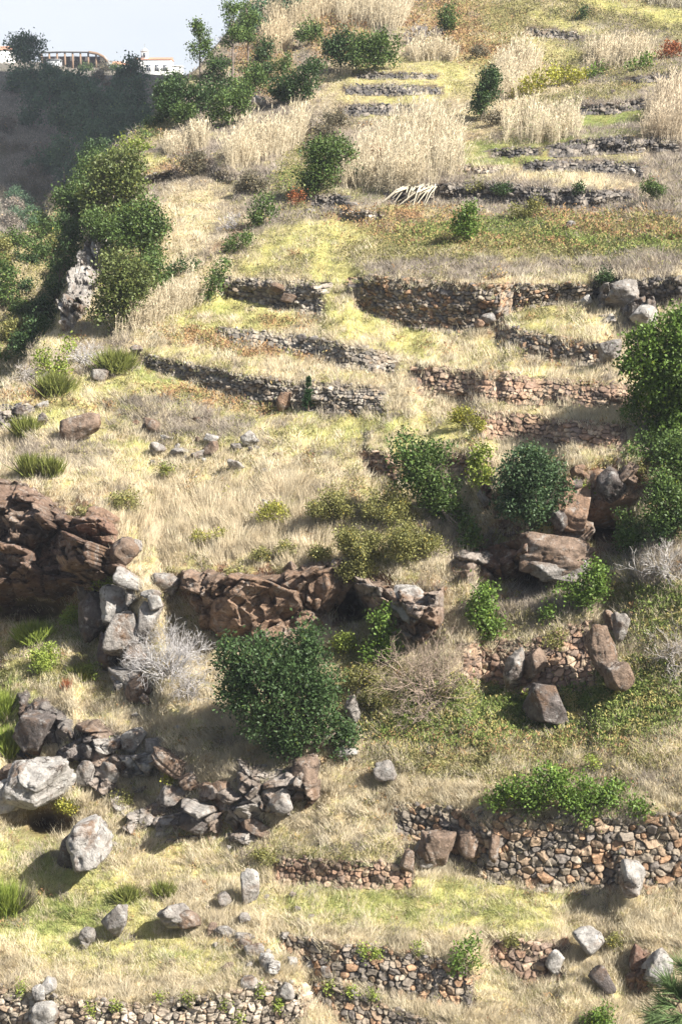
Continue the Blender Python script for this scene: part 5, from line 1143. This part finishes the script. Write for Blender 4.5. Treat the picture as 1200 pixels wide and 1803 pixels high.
# ------------------------------------------------------------------ reed beds
def inside(poly, x, y):
    c = np.zeros(len(x), bool); n = len(poly)
    for i in range(n):
        (x0, y0), (x1, y1) = poly[i], poly[(i+1) % n]
        k = ((y0 > y) != (y1 > y)) & (x < (x1-x0)*(y-y0)/(y1-y0+1e-9)+x0); c ^= k
    return c
def reed_bed(label, foot, hpx, n, col=(.62,.535,.38), green=0.0, seed=None, lean=0.05, fall=0):
    """foot: polygon on the ground (photo rows) that the canes grow from; hpx: their height"""
    _ps[0] += 1; r = np.random.default_rng(seed or _ps[0])
    f = np.array(foot, float); x = r.uniform(f[:, 0].min(), f[:, 0].max(), n*4); y = r.uniform(f[:, 1].min(), f[:, 1].max(), n*4)
    n = int(n*.85); x = r.uniform(f[:, 0].min(), f[:, 0].max(), n*4); y = r.uniform(f[:, 1].min(), f[:, 1].max(), n*4)
    k = inside(foot, x+r.normal(0, 5, n*4), y+r.normal(0, 3, n*4)) & (vn2(x/15, y/10, 77)+r.normal(0, .12, n*4) > .36); x, y = x[k][:n], y[k][:n]; n = len(x)
    B = P(x, y); s = B[:, 1:2]/F
    H = hpx*.86*s*r.uniform(.4, 1.12, (n, 1))*(0.6+0.75*vn2(x/13, y/10, 4))[:, None]
    d = unit(np.stack([r.normal(lean, .18, n)+.5*(vn2(x/12, y/9, 5)-.5), r.normal(-.05, .16, n), np.ones(n)], 1))
    tip = B+d*H+np.stack([r.normal(0, .05, n), r.normal(0, .05, n), np.zeros(n)], 1)*H
    w = s*0.55; sd = np.stack([np.ones(n), r.normal(0, .4, n), np.zeros(n)], 1)*w
    V = [np.stack([B-sd*.9, B+sd*.9, tip+sd*.5, tip-sd*.5], 1)]
    base = np.array(col)
    def cols(m, lo, hi): return base*r.uniform(lo, hi, (m, 1))*np.array([1, 1, 1])
    C = [np.repeat(cols(n, .62, 1.0), 4, 0)]
    for j in range(6):                                             # hanging dry leaves
        t = r.uniform(.2, .95, (n, 1)); c = B+(tip-B)*t
        a = unit(np.stack([r.normal(0, 1, n), r.normal(-.2, 1, n), r.uniform(0, 2.0, n)], 1)); L = hpx*s*r.uniform(.12, .24, (n, 1))
        e = c+a*L-np.array([0, 0, 1])*L*.25; m = c+a*L*.45+np.array([0, 0, 1])*L*.08; ss = unit(np.cross(a, rand_unit(n, r)))*s*.36
        V.append(np.stack([c-ss*.4, m-ss, e, m+ss], 1))
        cj = cols(n, .7, 1.18)
        if green > 0:
            g = r.random(n) < green; cj[g] = cj[g]*np.array([.55, .8, .45])
        C.append(np.repeat(cj, 4, 0))
    # feathery head
    for j in range(2):
        c = tip-d*H*.04; e = tip+d*H*.10+np.stack([r.normal(.02, .05, n), r.normal(0, .05, n), r.normal(0, .03, n)], 1)*H; ss = unit(np.cross(e-c, rand_unit(n, r)))*s*.6
        V.append(np.stack([c, (c+e)/2-ss, e, (c+e)/2+ss], 1)); C.append(np.repeat(cols(n, .9, 1.25), 4, 0))
    V = np.concatenate(V).reshape(-1, 3)
    o = mesh_obj('reed_bed', V, np.arange(len(V)).reshape(-1, 4), M_REED, np.concatenate(C), loc=B.mean(0))
    tag(o, label, 'reeds', 'beds of dry giant reed', 'stuff')
reed_bed('largest dry reed bed in the upper middle, left of the green terrace', [(600,330),(690,345),(800,320),(815,290),(800,240),(740,215),(690,250),(630,300)], 66, 2600, fall=1)
reed_bed('dry reeds on the top slope above the pair of large trees', [(590,40),(700,55),(720,30),(700,-10),(610,-10)], 48, 1500)
reed_bed('dry reeds at the top left of the hill below the skyline trees', [(465,60),(530,50),(600,20),(600,-15),(500,10)], 40, 1300, (.56,.47,.32))
reed_bed('rounded clump of dry reeds right of the thin pines', [(462,98),(515,88),(515,70),(470,75)], 42, 600, (.58,.48,.32))
reed_bed('diagonal row of dry reeds on the left slope', [(398,292),(415,298),(480,280),(535,250),(540,232),(470,255),(400,278)], 58, 1500)
reed_bed('dry reeds left of the diagonal row by the valley edge', [(280,275),(330,268),(368,255),(360,245),(290,262)], 34, 700)
reed_bed('dry reeds at the foot of the ridge trees above the lawn', [(200,598),(240,585),(300,560),(355,535),(340,520),(270,545),(205,585)], 50, 1100)
reed_bed('dry reeds below the pair of large trees', [(720,110),(790,108),(806,98),(760,88),(720,95)], 36, 800)
reed_bed('tall dry reeds behind the lone tree', [(868,186),(902,178),(922,150),(950,118),(900,108),(868,130)], 48, 1100)
reed_bed('dry reeds in front of the yellow plants', [(885,252),(950,255),(1015,245),(1020,222),(960,212),(895,222)], 50, 1500, green=.12)
reed_bed('wide dry reeds under the mauve scrub at the upper right', [(1025,118),(1100,122),(1145,98),(1140,85),(1040,98)], 34, 1100)
reed_bed('dry reeds at the right edge above the long dark wall', [(1130,245),(1230,250),(1240,180),(1190,175),(1140,205)], 64, 1900, (.56,.47,.34))
reed_bed('thin dry reeds along the edge below the pair of large trees', [(590,140),(640,122),(700,108),(705,100),(640,112),(595,128)], 20, 300)
reed_bed('dry reeds on the skyline at the top right corner', [(1140,10),(1220,16),(1220,0),(1140,-6)], 30, 500, (.5,.45,.33))
reed_bed('dry reeds spilling left of the big reed bed', [(595,330),(640,320),(690,255),(660,250),(610,295)], 40, 700)
# canes fallen over the wall
fr = np.random.default_rng(3); sg = []
for i in range(26):
    x = fr.uniform(715, 770); y = fr.uniform(322, 332); a = p1(x, y, -0.35); b = p1(x+fr.uniform(-62, 6), y+fr.uniform(20, 34), -0.45)
    sg.append((*a, .05, *((a+b)/2+np.array([0, -.25, .15])), .045)); sg.append((*((a+b)/2+np.array([0, -.25, .15])), .045, *b, .025))
v, f = tubes(np.array(sg), 4)
tag(mesh_obj('fallen_canes', v, f, M_REED, np.repeat(np.array([[.62, .56, .44]])*fr.uniform(.8, 1.2, (len(sg), 1)), 8, 0), loc=p1(730, 345)), 'bundle of pale canes fallen over the long dark wall', 'canes')

# ------------------------------------------------------------------ village on the far plateau
def boxes(name, bxs, m, parent):
    V, Fq = [], []
    for x0, y0, z0, x1, y1, z1 in bxs:
        n = len(V); V += [(x0,y0,z0),(x1,y0,z0),(x1,y1,z0),(x0,y1,z0),(x0,y0,z1),(x1,y0,z1),(x1,y1,z1),(x0,y1,z1)]
        Fq += [[n+i for i in q] for q in ((0,3,2,1),(4,5,6,7),(0,1,5,4),(1,2,6,5),(2,3,7,6),(3,0,4,7))]
    return mesh_obj(name, np.array(V), np.array(Fq), m, parent=parent)
VD = 690.0; vs = VD/F
def vp(px, py): return Pd(np.array([float(px)]), np.array([float(py)]), np.array([VD]))[0]
def gable(name, x0, x1, y0, y1, z0, z1, m, parent, over=.3):
    x0 -= over; x1 += over; y0 -= over; y1 += over; ym = (y0+y1)/2
    V = [(x0,y0,z0),(x1,y0,z0),(x1,y1,z0),(x0,y1,z0),(x0,ym,z1),(x1,ym,z1)]
    me = bpy.data.meshes.new(name); me.from_pydata(V, [], [(0,1,5,4),(2,3,4,5),(0,4,3),(1,2,5),(0,3,2,1)]); me.materials.append(m)
    o = bpy.data.objects.new(name, me); COL.objects.link(o); o.parent = parent; return o
ch = empty('church', vp(270, 140), 'white church with a small bell tower and low tiled roof on the plateau', 'church')
Wd = 62*vs/2; Hh = 33*vs
boxes('wall', [(-Wd, 0, -2, Wd, 9, Hh)], M_WHITE, ch)
gable('roof', -Wd, Wd, 0, 9, Hh, Hh+1.3, M_TILE, ch)
tx = -15*vs; ht = 52*vs
tw = boxes('bell_tower', [(tx-1.4, 1.5, Hh-1, tx+1.4, 4.3, ht-1.2), (tx-1.65, 1.25, ht-1.2, tx+1.65, 4.55, ht-.9), (tx-1.0, 1.9, ht-.9, tx+1.0, 3.9, ht-.2)], M_WHITE, ch)
boxes('bell_opening', [(tx-.45, 1.42, ht-3.6, tx+.45, 1.52, ht-1.8)], M_GLASS, tw)
me_s = tubes(np.array([(tx, 2.9, ht-.2, 1.0, tx, 2.9, ht+.5, .12), (tx, 2.9, ht+.4, .09, tx, 2.9, ht+2.2, .05), (tx-.4, 2.9, ht+1.6, .06, tx+.4, 2.9, ht+1.6, .06)]), 6)
mesh_obj('spire', *me_s, M_CONC, parent=tw)
for wx_ in (-10, 4, 18):
    c = wx_*vs+.6
    wn = boxes('window', [(c-.8, -.06, Hh-4.6, c+.8, .02, Hh-2.0)], M_GLASS, ch)
    boxes('frame', [(c-.95, -.1, Hh-4.75, c-.8, .03, Hh-1.85), (c+.8, -.1, Hh-4.75, c+.95, .03, Hh-1.85), (c-.05, -.09, Hh-4.6, c+.05, .0, Hh-2.0), (c-.8, -.09, Hh-3.3, c+.8, .0, Hh-3.2)], M_WHITE, wn)
an = boxes('annex', [(Wd, 1, -2, Wd+4.2, 8, Hh-2.6), (Wd-.2, .7, Hh-2.6, Wd+4.5, 8.3, Hh-2.3), (Wd+.6, .4, Hh-5.5, Wd+3.4, 1.0, Hh-4.7)], M_WHITE, ch)
gw = boxes('garden_wall', [(-Wd-4, -6, -4, Wd+6, -5.5, .6)], M_WHITE, None); gw.location = vp(278, 142); tag(gw, 'low white garden wall below the church', 'wall')
pv = empty('timber_pavilion', vp(130, 122), 'long timber pavilion with grey curved roof and posts on the skyline', 'pavilion')
hp = 30*vs; xl, xr = -58*vs, 40*vs
boxes('back_wall', [(xl, 7, -2, xr+3, 7.4, hp-1.4)], M_BROWNWALL, pv)
# curved roof shell
prof = [(xl, hp-.3), (xl+8, hp), (xr-3, hp-.1), (xr+.5, hp-.7), (xr+3, hp-2.0), (xr+4.6, hp-3.9), (xr+5.2, hp-5.6)]
V, Fq = [], []
for (a, z) in prof: V += [(a, -1, z), (a, 8, z+.5), (a, 8, z+.1), (a, -1, z-.45)]
for i in range(len(prof)-1):
    b = i*4; Fq += [[b, b+4, b+5, b+1], [b+3, b+2, b+6, b+7], [b, b+3, b+7, b+4], [b+1, b+5, b+6, b+2]]
mesh_obj('roof', np.array(V), np.array(Fq), M_GREYROOF, parent=pv)
for i in range(8):
    a = xl+1+i*(xr-xl)/7.4
    boxes('post', [(a-.35, -.6, -2, a+.35, .1, hp-.75)], M_TIMBER, pv)
V, Fq = [], []
for j, (a, z) in enumerate(prof[2:]): V += [(a, -1.3, z+.1), (a, -1.3, z-1.0), (a-.1, -.9, z-1.0), (a-.1, -.9, z+.1)]
for i in range(4): b = i*4; Fq += [[b, b+1, b+5, b+4], [b+1, b+2, b+6, b+5], [b+2, b+3, b+7, b+6], [b+3, b, b+4, b+7]]
mesh_obj('curved_beam', np.array(V), np.array(Fq), M_TIMBER, parent=pv)
boxes('banner', [(xl+6+k*6.2, 2.5, hp-3.6, xl+8+k*6.2, 2.6, hp-2.0) for k in range(4)], M_WHITE, pv)
bk = empty('storage_hut', vp(101, 126), 'small grey concrete hut in front of the pavilion', 'hut'); boxes('wall', [(-11*vs, -9, -3, 11*vs, -3, 16*vs)], M_CONC, bk); boxes('roof_slab', [(-12*vs, -9.3, 16*vs, 12*vs, -2.7, 17*vs)], M_GREYROOF, bk)
hs = empty('house', vp(2, 108), 'white house with orange eaves at the left edge of the skyline', 'house'); boxes('wall', [(-30*vs, 0, -3, 20*vs, 9, 19*vs)], M_WHITE, hs); gable('roof', -30*vs, 20*vs, 0, 9, 19*vs, 27*vs, M_TILE, hs)
h2 = empty('house', vp(208, 128), 'small house with an orange tiled roof between pavilion and church', 'house'); boxes('wall', [(-10*vs, 2, -3, 14*vs, 9, 14*vs)], M_WHITE, h2); gable('roof', -10*vs, 14*vs, 2, 9, 14*vs, 21*vs, M_TILE, h2)
boxes('chimney', [(7*vs, 3, 15*vs, 11*vs, 4.2, 22*vs)], M_WHITE, h2)
for lab, x, y in (('palm tree left of the others before the church', 252, 136), ('middle palm tree before the church', 284, 136), ('palm tree right of the middle one before the church', 295, 134)):
    r = np.random.default_rng(x); b0 = Pd(np.array([float(x)]), np.array([float(y)]), np.array([672.]))[0]
    pt = empty('palm_tree', b0, lab, 'palm tree', 'palms before the church'); hh = 2.6
    v, f = tubes(np.array([(0, 0, -1, .28, 0, 0, hh, .2)]), 6); mesh_obj('trunk', v, f, M_BARK, np.tile([[.2, .16, .12]], (len(v), 1)), parent=pt)
    V, C = [], []
    for k in range(22):
        a = r.uniform(0, 6.28); e = r.uniform(-.1, 1.1); dd = np.array([math.cos(a)*math.cos(e), math.sin(a)*math.cos(e), math.sin(e)]); L = r.uniform(1.6, 2.4); sd = unit(np.cross(dd, [0, 0, 1.]))*.22
        c0 = np.array([0, 0, hh]); m = c0+dd*L*.55; t_ = c0+dd*L+np.array([0, 0, -.7]); V += [c0-sd*.4, m-sd, t_, m+sd]
    mesh_obj('crown', np.array(V), np.arange(len(V)).reshape(-1, 4), M_NEEDLE, np.tile([[.07, .10, .04]], (len(V), 1)), parent=pt)

# ------------------------------------------------------------------ grass, scrub, bracken and ground cover
def scatter(n, y0=-40, y1=1960, x0=-260, x1=1620):
    px = rng.uniform(x0, x1, n); py = rng.uniform(y0, y1, n)
    k = py > skyline(px)+2; return px[k], py[k]
NT = 460000
sx, sy = scatter(NT)
iy, ix = gidx(sx, sy)
wts = WG[iy, ix]; cum = np.cumsum(wts, 1); cum /= cum[:, -1:]
cls = (rng.random(len(sx))[:, None] > cum).sum(1).clip(0, len(CL)-1)
inw = WF[iy, ix] > 0.5
keep = ~(inw & (rng.random(len(sx)) > np.where(WT[iy, ix] > .5, .55, .025)))
for cx, cy, ex, ey, a_ in DENTS[:5]: keep &= ~((((sx-cx)/ex)**2+((sy-cy)/ey)**2 < .8) & (rng.random(len(sx)) > .06))
sx, sy, cls = sx[keep], sy[keep], cls[keep]
SP = P(sx, sy)
#            height m, lean, blades, width px, broad
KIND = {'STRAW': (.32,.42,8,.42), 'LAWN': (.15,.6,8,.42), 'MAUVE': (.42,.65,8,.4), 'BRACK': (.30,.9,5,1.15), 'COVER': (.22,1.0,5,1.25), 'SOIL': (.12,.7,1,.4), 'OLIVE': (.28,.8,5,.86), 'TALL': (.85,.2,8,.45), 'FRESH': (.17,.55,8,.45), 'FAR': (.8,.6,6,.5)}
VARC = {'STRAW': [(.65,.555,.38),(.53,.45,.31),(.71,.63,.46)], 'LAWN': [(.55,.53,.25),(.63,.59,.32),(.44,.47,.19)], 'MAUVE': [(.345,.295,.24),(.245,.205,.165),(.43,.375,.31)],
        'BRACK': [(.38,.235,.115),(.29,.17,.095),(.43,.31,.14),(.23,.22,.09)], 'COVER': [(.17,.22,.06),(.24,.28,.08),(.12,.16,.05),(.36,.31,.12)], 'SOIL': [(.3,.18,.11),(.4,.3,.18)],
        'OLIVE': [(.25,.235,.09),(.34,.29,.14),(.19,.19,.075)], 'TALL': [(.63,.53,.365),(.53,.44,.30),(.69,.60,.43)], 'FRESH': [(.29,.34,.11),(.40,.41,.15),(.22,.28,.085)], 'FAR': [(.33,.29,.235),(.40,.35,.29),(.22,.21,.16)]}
def blades(c_list, name, label):
    Vs, Cs = [], []
    for cn in c_list:
        k = cls == CI[cn]
        if not k.any(): continue
        h, lean, nb, wp = KIND[cn]
        B = np.repeat(SP[k], nb, 0); n = len(B); s = B[:, 1:2]/F
        clump = np.repeat(vn2(sx[k]/9, sy[k]/7, 12), nb)[:, None]
        jit = 6.0*s
        foot = B+rng.normal(0, 1, (n, 3))*np.array([1, .45, .12])*jit
        lay = np.repeat(fbm2(sx[k]/34, sy[k]/22, 71, 3), nb); lay2 = np.repeat(fbm2(sx[k]/30, sy[k]/20, 73, 3), nb)
        d = unit(np.stack([rng.normal(0, lean, n)+1.1*lay, rng.normal(-.2, lean, n)-.8*lay2, np.full(n, 1.0)], 1))
        L = h*rng.uniform(.45, 1.35, (n, 1))*(0.35+1.35*clump*clump+.25*clump)
        L = L*np.interp(B[:, 1:2], [80, 110], [1, .68]); L = np.maximum(L, 2.2*s); L = np.minimum(L, 34*s)
        sd = unit(np.cross(d, rand_unit(n)))*s*wp
        foot[:, 2] -= 0.03
        if wp > .85:
            foot = foot+np.array([0, -.25, 1])*rng.uniform(0, .8, (n, 1))*h*(0.4+clump)
            L = np.minimum(L*.55, 8*s); L = np.maximum(L, 3.2*s)
            V = np.concatenate([np.stack([foot, foot+d*L*.5+sd*1.1, foot+d*L], 1), np.stack([foot, foot+d*L, foot+d*L*.5-sd*1.1], 1)], 0)
        else:
            V = np.stack([foot-sd, foot+sd, foot+d*L], 1)
        pal = np.array(VARC[cn]); pick = np.clip((np.repeat(vn2(sx[k]/16, sy[k]/11, 8)*1.2-.1+rng.normal(0, .06, k.sum()), nb)+rng.normal(0, .22, n))*len(pal), 0, len(pal)-.01).astype(int)
        col = pal[pick]*rng.uniform(.84, 1.14, (n, 1))*np.repeat(0.90+0.20*vn2(sx[k]/7, sy[k]/5, 31), nb)[:, None]
        if len(V) > len(col): col = np.concatenate([col, col])
        Vs.append(V.reshape(-1, 3)); Cs.append(np.repeat(col, 3, 0))
    V = np.concatenate(Vs); C = np.concatenate(Cs)
    o = mesh_obj(name, V, np.arange(len(V)).reshape(-1, 3), M_GRASS, C); tag(o, label, 'ground cover', None, 'stuff')
blades(['STRAW', 'TALL', 'SOIL'], 'dry_grass', 'pale straw coloured dry grass over the slopes and terraces')
blades(['LAWN', 'FRESH'], 'green_grass', 'short yellow green grass on the terraces')
blades(['MAUVE', 'OLIVE'], 'dry_scrub_undergrowth', 'grey brown and olive dry scrub between the terraces')
blades(['BRACK'], 'bracken_undergrowth', 'orange brown dying bracken in patches')
blades(['COVER'], 'creeper_undergrowth', 'low green creeping plants on the slope')
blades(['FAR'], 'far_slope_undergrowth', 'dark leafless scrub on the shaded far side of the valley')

# ------------------------------------------------------------------ air
hz = bpy.data.meshes.new('haze'); bmh = bmesh.new(); bmesh.ops.create_cube(bmh, size=1); bmh.to_mesh(hz); bmh.free()
zs = Gall[..., 2]
hzo = bpy.data.objects.new('haze', hz); COL.objects.link(hzo)
xs = Gall[..., 0]; ys = Gall[..., 1]
lo = np.array([min(xs.min(), -60)-5, -20, zs.min()-1]); hi = np.array([max(xs.max(), 420)+5, ys.max()+5, max(zs.max(), 366)+6])
hzo.location = tuple((lo+hi)/2); hzo.scale = tuple(hi-lo)
mh = bpy.data.materials.new('pale_air'); mh.use_nodes = True; n = mh.node_tree
for k in list(n.nodes):
    if k.type == 'BSDF_PRINCIPLED': n.nodes.remove(k)
pvn = n.nodes.new('ShaderNodeVolumePrincipled'); pvn.inputs['Color'].default_value = (.80, .87, 1, 1); pvn.inputs['Density'].default_value = 0.00022
n.links.new(pvn.outputs['Volume'], n.nodes['Material Output'].inputs['Volume'])
hz.materials.append(mh); tag(hzo, 'thin pale blue air over the valley', 'haze', None, 'stuff')
